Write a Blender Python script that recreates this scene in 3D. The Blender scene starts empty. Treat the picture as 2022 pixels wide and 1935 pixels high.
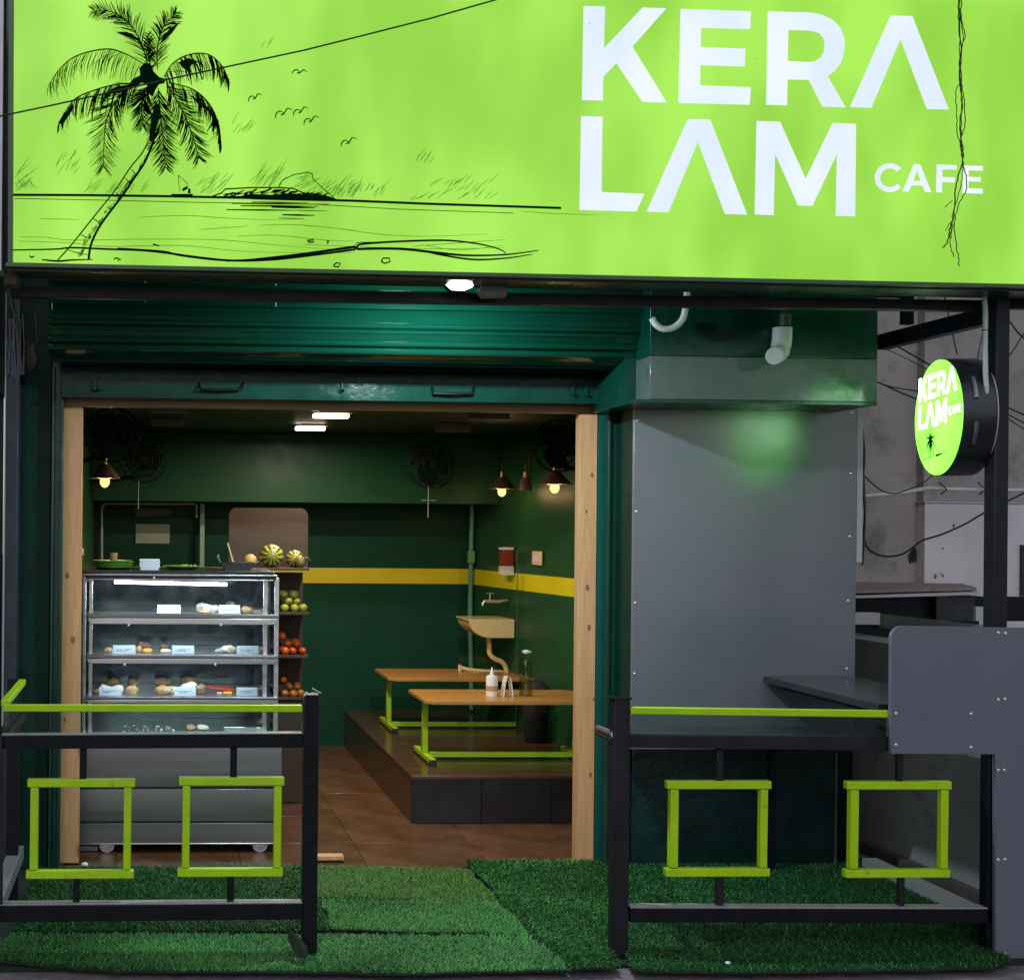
import bpy, math, random
import numpy as np
from mathutils import Vector, Matrix, geometry, noise
random.seed(7); rng = np.random.default_rng(7)
R = math.radians
scene = bpy.context.scene

# ------------------------------------------------------------------ camera
FPX = 2500.0; PPX, PPY = 414.0, 1037.0; YAW = 0.045; ROLL = 0.009; EYE = 1.62
cd = bpy.data.cameras.new('camera'); cam = bpy.data.objects.new('camera', cd)
scene.collection.objects.link(cam); scene.camera = cam
CM = Matrix.Rotation(-YAW, 3, 'Z') @ Matrix.Rotation(math.pi/2, 3, 'X') @ Matrix.Rotation(ROLL, 3, 'Z')
cam.matrix_world = Matrix.Translation((0, 0, EYE)) @ CM.to_4x4()
cd.sensor_width = 36; cd.lens = FPX/2022*36
cd.shift_x = (1011-PPX)/2022; cd.shift_y = (PPY-967.5)/2022
cd.clip_start = 0.05; cd.clip_end = 400

# ------------------------------------------------------------------ light
world = bpy.data.worlds.new('World'); scene.world = world; world.use_nodes = True
wn = world.node_tree.nodes; wl = world.node_tree.links
bg = wn['Background']; sky = wn.new('ShaderNodeTexSky'); sky.sky_type = 'NISHITA'; sky.sun_disc = False
SUN_EL, SUN_AZ = R(38), R(194)
sky.sun_elevation = SUN_EL; sky.sun_rotation = SUN_AZ
hsv = wn.new('ShaderNodeHueSaturation'); hsv.inputs['Saturation'].default_value = 0.75
wl.new(sky.outputs[0], hsv.inputs['Color']); wl.new(hsv.outputs[0], bg.inputs[0])
bg.inputs[1].default_value = 0.09
sd = bpy.data.lights.new('sun', 'SUN'); sd.energy = 0.42; sd.angle = R(35); sd.color = (1.0, 0.86, 0.9)
sun = bpy.data.objects.new('sun', sd); scene.collection.objects.link(sun)
sun.rotation_euler = (R(52), 0, R(-14))
scene.view_settings.view_transform = 'Standard'; scene.view_settings.look = 'None'
scene.view_settings.gamma = 1; scene.view_settings.use_curve_mapping = False
scene.view_settings.exposure = 0.0

def lamp(name, kind, loc, energy, color, size=None, target=None, size_y=None, radius=None, spread=None):
    d = bpy.data.lights.new(name, kind); d.energy = energy; d.color = color
    if kind == 'AREA':
        d.shape = 'RECTANGLE'; d.size = size; d.size_y = size_y or size
        if spread: d.spread = spread
    if radius is not None and kind in ('POINT', 'SPOT'): d.shadow_soft_size = radius
    o = bpy.data.objects.new(name, d); scene.collection.objects.link(o); o.location = loc
    if target is not None:
        o.rotation_euler = (Vector(target)-Vector(loc)).to_track_quat('-Z', 'Y').to_euler()
    return o

# ------------------------------------------------------------------ helpers
def ray(px, py): return CM @ Vector(((px-PPX)/FPX, -(py-PPY)/FPX, -1.0))
EYEV = Vector((0, 0, EYE))
def at(px, py, Y):
    d = ray(px, py); return EYEV + d*(Y/d.y)
def onz(px, py, z):
    d = ray(px, py); return EYEV + d*((z-EYE)/d.z)
def XX(px, py, Y): return at(px, py, Y).x
def ZZ(px, py, Y): return at(px, py, Y).z
def rect(x0, y0, x1, y1, Y):
    xm, ym = (x0+x1)/2, (y0+y1)/2
    return XX(x0, ym, Y), XX(x1, ym, Y), ZZ(xm, y1, Y), ZZ(xm, y0, Y)

class MB:
    def __init__(s): s.v = []; s.f = []
    def add(s, vs, fs):
        n = len(s.v); s.v += [tuple(p) for p in vs]; s.f += [tuple(i+n for i in q) for q in fs]; return s
    def box(s, x0, x1, y0, y1, z0, z1):
        if x0 > x1: x0, x1 = x1, x0
        if y0 > y1: y0, y1 = y1, y0
        if z0 > z1: z0, z1 = z1, z0
        return s.add([(x0,y0,z0),(x1,y0,z0),(x1,y1,z0),(x0,y1,z0),(x0,y0,z1),(x1,y0,z1),(x1,y1,z1),(x0,y1,z1)],
                     [(0,3,2,1),(4,5,6,7),(0,1,5,4),(1,2,6,5),(2,3,7,6),(3,0,4,7)])
    def pbox(s, x0, y0, x1, y1, Y, dep):            # rectangle seen at (x0,y0)-(x1,y1) whose front stands at depth Y
        a, b, c, d = rect(x0, y0, x1, y1, Y); return s.box(a, b, Y, Y+dep, c, d)
    def prism(s, pts, y0, y1):                     # outline in x,z pushed from y0 to y1
        n = len(pts)
        area = sum(pts[i][0]*pts[(i+1) % n][1]-pts[(i+1) % n][0]*pts[i][1] for i in range(n))
        if area < 0: pts = pts[::-1]
        vs = [(p[0], y0, p[1]) for p in pts]+[(p[0], y1, p[1]) for p in pts]
        tri = geometry.tessellate_polygon([[Vector((p[0], p[1], 0)) for p in pts]])
        fs = []
        for t in tri:
            a, b, c = [Vector((pts[i][0], pts[i][1])) for i in t]
            if (b-a).cross(c-a) < 0: t = t[::-1]
            fs.append(tuple(t)); fs.append(tuple(i+n for i in t[::-1]))
        for i in range(n):
            j = (i+1) % n; fs.append((i, i+n, j+n, j))
        return s.add(vs, fs)
    def xprism(s, prof, x0, x1):                   # outline in y,z pushed along x
        n = len(prof); vs = [(x0, p[0], p[1]) for p in prof]+[(x1, p[0], p[1]) for p in prof]
        fs = [(i, (i+1) % n, (i+1) % n+n, i+n) for i in range(n)]+[tuple(range(n))[::-1], tuple(range(n, 2*n))]
        return s.add(vs, fs)
    def sheet(s, prof, x0, x1):                    # open profile in y,z pushed along x
        n = len(prof); vs = [(x0, p[0], p[1]) for p in prof]+[(x1, p[0], p[1]) for p in prof]
        return s.add(vs, [(i, i+1, i+1+n, i+n) for i in range(n-1)])
    def tube(s, pts, r, seg=10, cap=True):
        pts = [Vector(p) for p in pts]; n = len(pts)
        rs = r if isinstance(r, (list, tuple)) else [r]*n
        T = [(pts[min(i+1, n-1)]-pts[max(i-1, 0)]).normalized() for i in range(n)]
        u = T[0].orthogonal().normalized(); vs = []
        for i in range(n):
            u = (u-T[i]*u.dot(T[i])).normalized(); w = T[i].cross(u)
            for k in range(seg):
                a = 2*math.pi*k/seg; vs.append(pts[i]+(u*math.cos(a)+w*math.sin(a))*rs[i])
        fs = [(i*seg+k, i*seg+(k+1) % seg, (i+1)*seg+(k+1) % seg, (i+1)*seg+k) for i in range(n-1) for k in range(seg)]
        if cap: fs += [tuple(range(seg))[::-1], tuple(range((n-1)*seg, n*seg))]
        return s.add(vs, fs)
    def lathe(s, prof, c=(0, 0, 0), seg=24, axis='z', sx=1.0, sy=1.0, jit=0.0):
        vs = []; n = len(prof); c = Vector(c)
        for (r, h) in prof:
            for k in range(seg):
                a = 2*math.pi*k/seg; p = Vector((r*math.cos(a)*sx, r*math.sin(a)*sy, h))
                if jit: p *= 1+jit*noise.noise(p*40+c*13)
                if axis == 'y': p = Vector((p.x, p.z, p.y))
                if axis == 'x': p = Vector((p.z, p.x, p.y))
                vs.append(c+p)
        fs = [(i*seg+k, i*seg+(k+1) % seg, (i+1)*seg+(k+1) % seg, (i+1)*seg+k) for i in range(n-1) for k in range(seg)]
        fs += [tuple(range(seg))[::-1], tuple(range((n-1)*seg, n*seg))]
        return s.add(vs, fs)
    def ball(s, c, r, sz=1.0, seg=14, rings=9, sx=1.0, sy=1.0, jit=0.0):
        prof = [(r*math.sin(math.pi*(i+.02)/(rings-1+.04)), -r*sz*math.cos(math.pi*(i+.02)/(rings-1+.04))) for i in range(rings)]
        return s.lathe(prof, c, seg, 'z', sx, sy, jit)

def finish(o, bev=0, smooth=True, seg=2, ang=35):
    me = o.data
    if smooth:
        me.polygons.foreach_set('use_smooth', [True]*len(me.polygons)); me.set_sharp_from_angle(angle=R(ang))
    if bev:
        m = o.modifiers.new('bevel', 'BEVEL'); m.width = bev; m.segments = seg; m.limit_method = 'ANGLE'; m.angle_limit = R(40)
        m.harden_normals = False
def tag(o, label=None, cat=None, group=None, kind=None):
    if label: o['label'] = label
    if cat: o['category'] = cat
    if group: o['group'] = group
    if kind: o['kind'] = kind
    return o
def mesh_obj(name, mb, m, off=Vector((0, 0, 0)), bev=0, smooth=True, ang=35):
    me = bpy.data.meshes.new(name)
    me.from_pydata([(p[0]-off[0], p[1]-off[1], p[2]-off[2]) for p in mb.v], [], mb.f); me.update()
    o = bpy.data.objects.new(name, me); scene.collection.objects.link(o)
    if m: me.materials.append(m)
    finish(o, bev, smooth, ang=ang); return o
def thing(name, label, cat, loc, group=None):
    o = bpy.data.objects.new(name, None); scene.collection.objects.link(o); o.location = loc
    o.empty_display_size = 0.1; return tag(o, label, cat, group)
def wloc(o):
    p = Vector(o.location)
    while o.parent: o = o.parent; p += Vector(o.location)
    return p
def part(name, mb, m, parent, bev=0, smooth=True, label=None, kind=None, ang=35):
    o = mesh_obj(name, mb, m, wloc(parent), bev, smooth, ang); o.parent = parent
    return tag(o, label, None, None, kind)
def single(name, mb, m, label, cat, group=None, bev=0, loc=None, smooth=True, ang=35):
    if loc is None:
        a = np.array(mb.v); loc = Vector(((a[:, 0].min()+a[:, 0].max())/2, (a[:, 1].min()+a[:, 1].max())/2, a[:, 2].min()))
    o = mesh_obj(name, mb, m, Vector(loc), bev, smooth, ang); o.location = loc; return tag(o, label, cat, group)
def struct(name, mb, m, bev=0, smooth=True):
    o = mesh_obj(name, mb, m, bev=bev, smooth=smooth); o['kind'] = 'structure'; return o
def copy_part(src, name, parent, loc):
    c = src.copy(); c.name = name; scene.collection.objects.link(c); c.parent = parent; c.location = Vector(loc)-wloc(parent); return c
def dup(root, loc, rz=None, label=None):
    r = root.copy(); scene.collection.objects.link(r); r.location = loc
    if rz is not None: r.rotation_euler.z = rz
    if label: r['label'] = label
    for ch in list(root.children):
        c = ch.copy(); scene.collection.objects.link(c); c.parent = r
        for g in ch.children:
            d = g.copy(); scene.collection.objects.link(d); d.parent = c
    return r

# ------------------------------------------------------------------ materials
def nd(nt, t, **kw):
    n = nt.nodes.new(t)
    for k, v in kw.items():
        if k in n.inputs: n.inputs[k].default_value = v
        else: setattr(n, k, v)
    return n
def mat(name, col, rough=.5, metal=0., var=.15, vs=6., bump=.0, bs=60., spec=.5, coat=0., stretch=(1, 1, 1), rvar=.08,
        dirt=None, dirt_at=.6, dirt_scale=3., alpha_tr=0.):
    m = bpy.data.materials.new(name); m.use_nodes = True; nt = m.node_tree; L = nt.links
    b = nt.nodes['Principled BSDF']; b.inputs['Metallic'].default_value = metal
    b.inputs['Specular IOR Level'].default_value = spec; b.inputs['Coat Weight'].default_value = coat
    b.inputs['Coat Roughness'].default_value = .15
    if alpha_tr: b.inputs['Transmission Weight'].default_value = alpha_tr
    tc = nd(nt, 'ShaderNodeTexCoord'); mp = nd(nt, 'ShaderNodeMapping'); mp.inputs['Scale'].default_value = stretch
    L.new(tc.outputs['Object'], mp.inputs[0])
    n1 = nd(nt, 'ShaderNodeTexNoise', Scale=vs, Detail=6., Roughness=.6); L.new(mp.outputs[0], n1.inputs['Vector'])
    mr = nd(nt, 'ShaderNodeMapRange'); mr.inputs['From Min'].default_value = .25; mr.inputs['From Max'].default_value = .75
    mr.inputs['To Min'].default_value = 1-var; mr.inputs['To Max'].default_value = 1+var
    L.new(n1.outputs[0], mr.inputs[0])
    vm = nd(nt, 'ShaderNodeVectorMath', operation='SCALE'); vm.inputs[0].default_value = col[:3]; L.new(mr.outputs[0], vm.inputs['Scale'])
    out = vm.outputs[0]
    if dirt:
        n3 = nd(nt, 'ShaderNodeTexNoise', Scale=dirt_scale, Detail=9., Roughness=.68); L.new(tc.outputs['Object'], n3.inputs['Vector'])
        m3 = nd(nt, 'ShaderNodeMapRange'); m3.inputs['From Min'].default_value = dirt_at-.06; m3.inputs['From Max'].default_value = dirt_at+.06
        L.new(n3.outputs[0], m3.inputs[0])
        mx = nd(nt, 'ShaderNodeMix', data_type='RGBA'); L.new(m3.outputs[0], mx.inputs[0]); L.new(out, mx.inputs[6])
        mx.inputs[7].default_value = (*dirt, 1); out = mx.outputs[2]
    L.new(out, b.inputs['Base Color'])
    r1 = nd(nt, 'ShaderNodeMapRange'); r1.inputs['From Min'].default_value = .3; r1.inputs['From Max'].default_value = .7
    r1.inputs['To Min'].default_value = max(.02, rough-rvar); r1.inputs['To Max'].default_value = min(1, rough+rvar)
    n2 = nd(nt, 'ShaderNodeTexNoise', Scale=vs*2.3, Detail=5.); L.new(mp.outputs[0], n2.inputs['Vector'])
    L.new(n2.outputs[0], r1.inputs[0]); L.new(r1.outputs[0], b.inputs['Roughness'])
    if bump:
        nb = nd(nt, 'ShaderNodeTexNoise', Scale=bs, Detail=4.); L.new(mp.outputs[0], nb.inputs['Vector'])
        bp = nd(nt, 'ShaderNodeBump', Strength=bump, Distance=.004); L.new(nb.outputs[0], bp.inputs['Height'])
        L.new(bp.outputs[0], b.inputs['Normal'])
    return m
def emit(name, col, strength=1., vary=None):
    m = bpy.data.materials.new(name); m.use_nodes = True; nt = m.node_tree; nt.nodes.clear()
    o = nd(nt, 'ShaderNodeOutputMaterial'); e = nd(nt, 'ShaderNodeEmission', Strength=strength); e.inputs[0].default_value = (*col, 1)
    nt.links.new(e.outputs[0], o.inputs[0]); return m
def wood(name, c1, c2, rough=.45, along='z', knots=True, sc=1.):
    m = bpy.data.materials.new(name); m.use_nodes = True; nt = m.node_tree; L = nt.links; b = nt.nodes['Principled BSDF']
    tc = nd(nt, 'ShaderNodeTexCoord'); mp = nd(nt, 'ShaderNodeMapping')
    s = {'z': (14, 14, .9), 'x': (.9, 14, 14), 'y': (14, .9, 14)}[along]; mp.inputs['Scale'].default_value = [k*sc for k in s]
    L.new(tc.outputs['Object'], mp.inputs[0])
    n = nd(nt, 'ShaderNodeTexNoise', Scale=2.2, Detail=8., Roughness=.62, Distortion=1.2); L.new(mp.outputs[0], n.inputs['Vector'])
    w = nd(nt, 'ShaderNodeTexNoise', Scale=9., Detail=3.); L.new(mp.outputs[0], w.inputs['Vector'])
    ad = nd(nt, 'ShaderNodeMath', operation='MULTIPLY_ADD'); L.new(w.outputs[0], ad.inputs[0]); ad.inputs[1].default_value = .35; L.new(n.outputs[0], ad.inputs[2])
    cr = nd(nt, 'ShaderNodeMapRange'); cr.inputs['From Min'].default_value = .45; cr.inputs['From Max'].default_value = .9
    L.new(ad.outputs[0], cr.inputs[0])
    mx = nd(nt, 'ShaderNodeMix', data_type='RGBA'); L.new(cr.outputs[0], mx.inputs[0]); mx.inputs[6].default_value = (*c1, 1); mx.inputs[7].default_value = (*c2, 1)
    out = mx.outputs[2]
    if knots:
        v = nd(nt, 'ShaderNodeTexVoronoi', Scale=1.0); mk = nd(nt, 'ShaderNodeMapping'); mk.inputs['Scale'].default_value = [6 if k > 5 else 2.6 for k in s]
        L.new(tc.outputs['Object'], mk.inputs[0]); L.new(mk.outputs[0], v.inputs['Vector'])
        kr = nd(nt, 'ShaderNodeMapRange'); kr.inputs['From Min'].default_value = .04; kr.inputs['From Max'].default_value = .12
        kr.inputs['To Min'].default_value = .85; kr.inputs['To Max'].default_value = 0; L.new(v.outputs['Distance'], kr.inputs[0])
        m2 = nd(nt, 'ShaderNodeMix', data_type='RGBA'); L.new(kr.outputs[0], m2.inputs[0]); L.new(out, m2.inputs[6])
        m2.inputs[7].default_value = (c2[0]*.35, c2[1]*.3, c2[2]*.3, 1); out = m2.outputs[2]
    L.new(out, b.inputs['Base Color']); b.inputs['Roughness'].default_value = rough
    bp = nd(nt, 'ShaderNodeBump', Strength=.25, Distance=.002); L.new(n.outputs[0], bp.inputs['Height']); L.new(bp.outputs[0], b.inputs['Normal'])
    return m
def thin_glass(name, tint=(.9, .97, .94), refl=.9, haze=0., rough=.02, ior=1.5, const=None):
    m = bpy.data.materials.new(name); m.use_nodes = True; nt = m.node_tree; L = nt.links; nt.nodes.clear()
    o = nd(nt, 'ShaderNodeOutputMaterial'); t = nd(nt, 'ShaderNodeBsdfTransparent'); t.inputs[0].default_value = (*tint, 1)
    g = nd(nt, 'ShaderNodeBsdfGlossy', Roughness=rough); g.inputs[0].default_value = (refl, refl, refl, 1)
    f = nd(nt, 'ShaderNodeFresnel', IOR=ior); mx = nd(nt, 'ShaderNodeMixShader')
    if const is None: L.new(f.outputs[0], mx.inputs[0])
    else: mx.inputs[0].default_value = const
    L.new(t.outputs[0], mx.inputs[1]); L.new(g.outputs[0], mx.inputs[2]); last = mx.outputs[0]
    if haze:
        d = nd(nt, 'ShaderNodeBsdfDiffuse'); d.inputs[0].default_value = (.5, .5, .5, 1)
        n = nd(nt, 'ShaderNodeTexNoise', Scale=7., Detail=8., Roughness=.7); tc = nd(nt, 'ShaderNodeTexCoord'); L.new(tc.outputs['Object'], n.inputs['Vector'])
        mr = nd(nt, 'ShaderNodeMapRange'); mr.inputs['From Min'].default_value = .4; mr.inputs['From Max'].default_value = .8; mr.inputs['To Max'].default_value = haze
        L.new(n.outputs[0], mr.inputs[0]); m2 = nd(nt, 'ShaderNodeMixShader'); L.new(mr.outputs[0], m2.inputs[0]); L.new(last, m2.inputs[1]); L.new(d.outputs[0], m2.inputs[2]); last = m2.outputs[0]
    L.new(last, o.inputs[0]); return m

M = {}
M['green_gloss'] = mat('green_gloss_paint', (.003, .062, .04), .2, var=.25, bump=.25, bs=25, rvar=.1)
M['shutter_bar'] = mat('shutter_bar_paint', (.002, .038, .025), .17, var=.3, bump=.3, bs=34, rvar=.06, spec=.16, dirt=(.04, .12, .095), dirt_at=.72, dirt_scale=26)
M['hood'] = mat('hood_paint', (.0012, .032, .018), .11, var=.15, bump=.35, bs=7, stretch=(.3, 1, 1), rvar=.04)
M['green_wall'] = mat('green_wall_paint', (.001, .027, .017), .5, var=.3, bump=.35, bs=40, spec=.18)
M['low_wall'] = mat('scuffed_green_wall', (.003, .022, .022), .3, var=.5, bump=.6, bs=35, dirt=(.05, .14, .17), dirt_at=.7, dirt_scale=30)
M['guide'] = mat('guide_paint', (.003, .044, .03), .36, var=.35, bump=.3, bs=50, dirt=(.1, .2, .17), dirt_at=.72, dirt_scale=18)
M['in_green'] = mat('interior_green_paint', (.017, .072, .024), .38, var=.12, vs=3, bump=.12, bs=30, spec=.22)
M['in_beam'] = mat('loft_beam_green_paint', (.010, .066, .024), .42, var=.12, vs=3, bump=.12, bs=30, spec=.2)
M['back_green'] = mat('back_wall_green_paint', (.006, .05, .025), .45, var=.15, vs=3, bump=.12, bs=30, spec=.15)
M['yellow'] = mat('yellow_stripe_paint', (.68, .56, .005), .45, var=.06, vs=3)
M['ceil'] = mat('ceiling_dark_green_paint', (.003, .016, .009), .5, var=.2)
M['black'] = mat('black_metal_paint', (.006, .007, .011), .4, var=.3, bump=.15, bs=60, spec=.22)
M['post'] = mat('dusty_black_tube', (.014, .014, .02), .42, var=.45, bump=.2, bs=50, spec=.3)
M['railtop'] = mat('dusty_rail_top', (.3, .31, .31), .45, var=.3, vs=14)  # pale tone stands in for light caught on the black rail tops
M['lime'] = mat('lime_green_enamel', (.40, .68, .004), .36, var=.1, vs=9, bump=.1, bs=30, dirt=(.10, .15, .02), dirt_at=.69, dirt_scale=16)
M['lime_in'] = mat('lime_green_table_paint', (.30, .47, .008), .4, var=.15, vs=9)
M['board'] = mat('grey_laminate_board', (.145, .15, .20), .34, var=.06, vs=2.5, bump=.05, bs=120, dirt=(.115, .12, .16), dirt_at=.66, dirt_scale=2.2)
M['panel'] = mat('grey_laminate_wall_panel', (.125, .133, .16), .24, var=.05, vs=2, bump=.05, bs=90, rvar=.05, spec=1., dirt=(.11, .118, .138), dirt_at=.66, dirt_scale=1.6)
M['edge'] = mat('board_cut_edge', (.45, .45, .47), .5, var=.1)
M['pine'] = wood('pine_wood', (.66, .37, .18), (.48, .24, .105), .5)
M['pine_x'] = wood('pine_wood_lintel', (.33, .2, .1), (.22, .12, .055), .5, along='x', knots=False)
M['tabletop'] = wood('table_plywood', (.55, .27, .07), (.36, .15, .035), .28, along='x', knots=False)
M['rack'] = wood('rack_board', (.055, .03, .014), (.036, .019, .009), .6, along='x', knots=False, sc=.6)
M['platform'] = wood('platform_laminate', (.10, .05, .026), (.045, .022, .014), .22, along='x', knots=False, sc=.5)
M['platform_face'] = mat('platform_dark_front', (.016, .013, .016), .35, var=.2, vs=3)
M['tile'] = mat('brown_stone_tile', (.115, .052, .024), .22, var=.55, vs=3.2, bump=.15, bs=12, dirt=(.2, .1, .065), dirt_at=.66, dirt_scale=7)
M['grout'] = mat('dark_grout', (.07, .035, .025), .8, var=.2)
M['steel'] = mat('brushed_steel', (.68, .67, .7), .34, metal=1., var=.08, vs=4, bump=.08, bs=60, stretch=(.15, 1, 4))
M['steel_dull'] = mat('cart_steel_sheet', (.27, .27, .285), .36, metal=.9, var=.1, vs=3, bump=.06, bs=60, stretch=(.2, 1, 3))
M['steel_dark'] = mat('dark_steel_trim', (.05, .055, .06), .3, metal=.7, var=.2)
M['dark_glass'] = mat('dark_sliding_door', (.012, .022, .034), .13, var=.2, spec=.9, bump=.25, bs=6)
M['white'] = mat('white_plastic', (.75, .74, .7), .35, var=.05)
M['pvc'] = mat('grey_white_pvc', (.5, .56, .53), .25, var=.12)
M['ceramic'] = mat('cream_ceramic', (.9, .62, .33), .2, var=.05)
M['paper'] = mat('paper_card', (.8, .85, .95), .6, var=.05)
M['ink'] = mat('printed_ink', (.03, .04, .07), .6, var=.1)
M['rubber'] = mat('black_rubber', (.012, .012, .013), .7, var=.2)
M['fan'] = mat('dark_fan_metal', (.006, .016, .009), .5, var=.2, spec=.12)
M['wirecol'] = mat('cable_sheath', (.006, .012, .008), .45, var=.2)
M['shade'] = mat('dark_lamp_shade', (.07, .035, .018), .5, var=.2)
M['brass'] = mat('lamp_holder_copper', (.45, .25, .14), .3, metal=.7, var=.1)
M['red'] = mat('red_plastic', (.30, .03, .02), .35, var=.1)
M['beam'] = mat('grey_painted_beam', (.075, .105, .092), .17, var=.2, bump=.25, bs=18, dirt=(.04, .08, .065), dirt_at=.6, dirt_scale=4)
M['beam_green'] = mat('green_painted_beam', (.002, .044, .027), .25, var=.3, bump=.3, bs=18, spec=.4)
M['rooftop_wall'] = mat('stained_plaster', (.30, .285, .275), .85, var=.16, vs=2, bump=.4, bs=14, dirt=(.18, .17, .16), dirt_at=.57, dirt_scale=2.8)
M['rooftop_wall2'] = mat('pale_plaster', (.6, .58, .61), .85, var=.12, vs=2.5, bump=.4, bs=14, dirt=(.22, .21, .2), dirt_at=.68, dirt_scale=7)
M['side_wall'] = mat('grey_compound_wall', (.28, .29, .28), .8, var=.18, vs=3, bump=.3, bs=12, dirt=(.18, .19, .18), dirt_at=.62, dirt_scale=3)
M['ply'] = wood('weathered_plywood', (.30, .25, .22), (.17, .14, .125), .8, along='x', sc=.5)
M['channel'] = mat('pale_green_channel', (.22, .28, .24), .4, metal=.2, var=.15)
M['road'] = mat('worn_asphalt', (.17, .15, .16), .9, var=.35, vs=20, bump=.9, bs=140)
M['slab'] = mat('concrete', (.2, .19, .19), .85, var=.25, vs=9, bump=.6, bs=60)
M['backing'] = mat('turf_backing', (.008, .02, .01), .9, var=.2)
M['blueish'] = mat('bluish_column_paint', (.032, .038, .058), .5, var=.3, vs=5, bump=.3, bs=20)
M['rust'] = mat('rusty_bracket', (.10, .075, .06), .8, var=.4, vs=30, bump=.6, bs=40)
M['counter'] = mat('black_stone_counter', (.03, .035, .038), .16, var=.3, vs=30)
M['signframe'] = mat('sign_frame_green', (.02, .05, .02), .3, var=.2)
M['glass'] = thin_glass('clear_glass')
M['glass_dusty'] = thin_glass('dusty_glass', (.86, .95, .92), .9, haze=.16)
M['glass_green'] = thin_glass('green_glass', (.74, .86, .8), .9)
# ================================================================== SIGNBOARD
SY = 4.62                                          # depth of the lit face
def sign_face_mat(name, c1, c2, gain=1.0, scale=1.1):
    m = bpy.data.materials.new(name); m.use_nodes = True; nt = m.node_tree; L = nt.links; nt.nodes.clear()
    o = nd(nt, 'ShaderNodeOutputMaterial'); e = nd(nt, 'ShaderNodeEmission', Strength=gain)
    tc = nd(nt, 'ShaderNodeTexCoord'); mp = nd(nt, 'ShaderNodeMapping'); mp.inputs['Scale'].default_value = (1.6, 1, .8)
    L.new(tc.outputs['Object'], mp.inputs[0])
    n = nd(nt, 'ShaderNodeTexNoise', Scale=scale, Detail=2.2, Roughness=.5); L.new(mp.outputs[0], n.inputs['Vector'])
    mr = nd(nt, 'ShaderNodeMapRange'); mr.inputs['From Min'].default_value = .36; mr.inputs['From Max'].default_value = .7; L.new(n.outputs[0], mr.inputs[0])
    mr.interpolation_type = 'SMOOTHSTEP'
    mx = nd(nt, 'ShaderNodeMix', data_type='RGBA'); L.new(mr.outputs[0], mx.inputs[0]); mx.inputs[6].default_value = (*c1, 1); mx.inputs[7].default_value = (*c2, 1)
    n2 = nd(nt, 'ShaderNodeTexNoise', Scale=220., Detail=1.); L.new(tc.outputs['Object'], n2.inputs['Vector'])
    m2 = nd(nt, 'ShaderNodeMapRange'); m2.inputs['To Min'].default_value = .97; m2.inputs['To Max'].default_value = 1.03; L.new(n2.outputs[0], m2.inputs[0])
    vm = nd(nt, 'ShaderNodeVectorMath', operation='SCALE'); L.new(mx.outputs[2], vm.inputs[0]); L.new(m2.outputs[0], vm.inputs['Scale'])
    L.new(vm.outputs[0], e.inputs[0])
    g = nd(nt, 'ShaderNodeBsdfGlossy', Roughness=.25); g.inputs[0].default_value = (.04, .04, .04, 1)
    ads = nd(nt, 'ShaderNodeAddShader'); L.new(e.outputs[0], ads.inputs[0]); L.new(g.outputs[0], ads.inputs[1]); L.new(ads.outputs[0], o.inputs[0]); return m
M['face'] = sign_face_mat('lit_green_film', (.29, .665, .046), (.41, .87, .09), scale=1.5)
M['letter'] = sign_face_mat('lit_white_film', (.74, .84, .98), (.86, .94, 1.0), scale=2.)
M['print'] = mat('dark_green_print', (.002, .016, .009), .9, var=.1, spec=.0)
M['print_thin'] = emit('pale_line_print', (.10, .30, .035))

sgn = thing('signboard', 'long backlit green signboard with white KERALAM CAFE lettering and a palm beach drawing', 'sign', at(1000, 300, SY))
P4 = [at(28, -70, SY), at(2150, -70, SY), at(2150, 564.5, SY), at(26, 519.5, SY)]
def quadmb(p, y0, y1):
    m = MB(); return m.prism([(q.x, q.z) for q in p], y0, y1)
part('lit_panel', quadmb(P4, SY, SY+.02), M['face'], sgn, smooth=False)
cab = [at(17, -70, SY), at(2160, -70, SY), at(2160, 576, SY), at(20, 532, SY)]
part('cabinet', quadmb(cab, SY+.022, SY+.17), M['signframe'], sgn)
fr = MB()
def strip(a, b, w, y0, y1, mb):
    d = Vector((b.x-a.x, b.z-a.z)).normalized(); n = Vector((-d.y, d.x))*w
    mb.prism([(a.x, a.z), (b.x, b.z), (b.x+n.x, b.z+n.y), (a.x+n.x, a.z+n.y)], y0, y1)
strip(at(12, 519.5, SY), at(2160, 565.5, SY), -.014, SY-.012, SY+.021, fr)
strip(at(28, -75, SY), at(26, 519, SY), -.018, SY-.01, SY+.0215, fr)
part('frame_trim', fr, mat('green_lit_trim', (.05, .11, .05), .3), sgn)

def sp(c, ox, oy, k):                              # crop pixel list -> world x,z on the sign face
    return [at(ox+x/k, oy+y/k, SY) for x, y in c]
c3 = lambda pts: sp(pts, 1100, 0, 2.126)
c1 = lambda pts: sp(pts, 0, 0, 2.8)
c2 = lambda pts: sp(pts, 600, 0, 3.267)
c2r = lambda pts: sp([p for p in pts if p[0] > 335], 600, 0, 3.267)
def glyph(name, loops, parent, m=None, yo=.0025):
    loops = [c3(l) for l in loops]
    flat = [p for l in loops for p in l]
    tri = geometry.tessellate_polygon([[Vector((p.x, p.z, 0)) for p in l] for l in loops])
    mb = MB(); mb.add([(p.x, SY-yo, p.z) for p in flat], [])
    for t in tri:
        a, b, c = [Vector((flat[i].x, flat[i].z)) for i in t]
        if (b-a).cross(c-a) < 0: t = (t[0], t[2], t[1])
        mb.f.append(tuple(t))
    return part(name, mb, m or M['letter'], parent, smooth=False)
glyph('letter', [[(110,28),(200,30),(196,205),(358,34),(458,38),(315,198),(460,433),(357,430),(248,268),(193,325),(191,425),(103,422)]], sgn)
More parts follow.
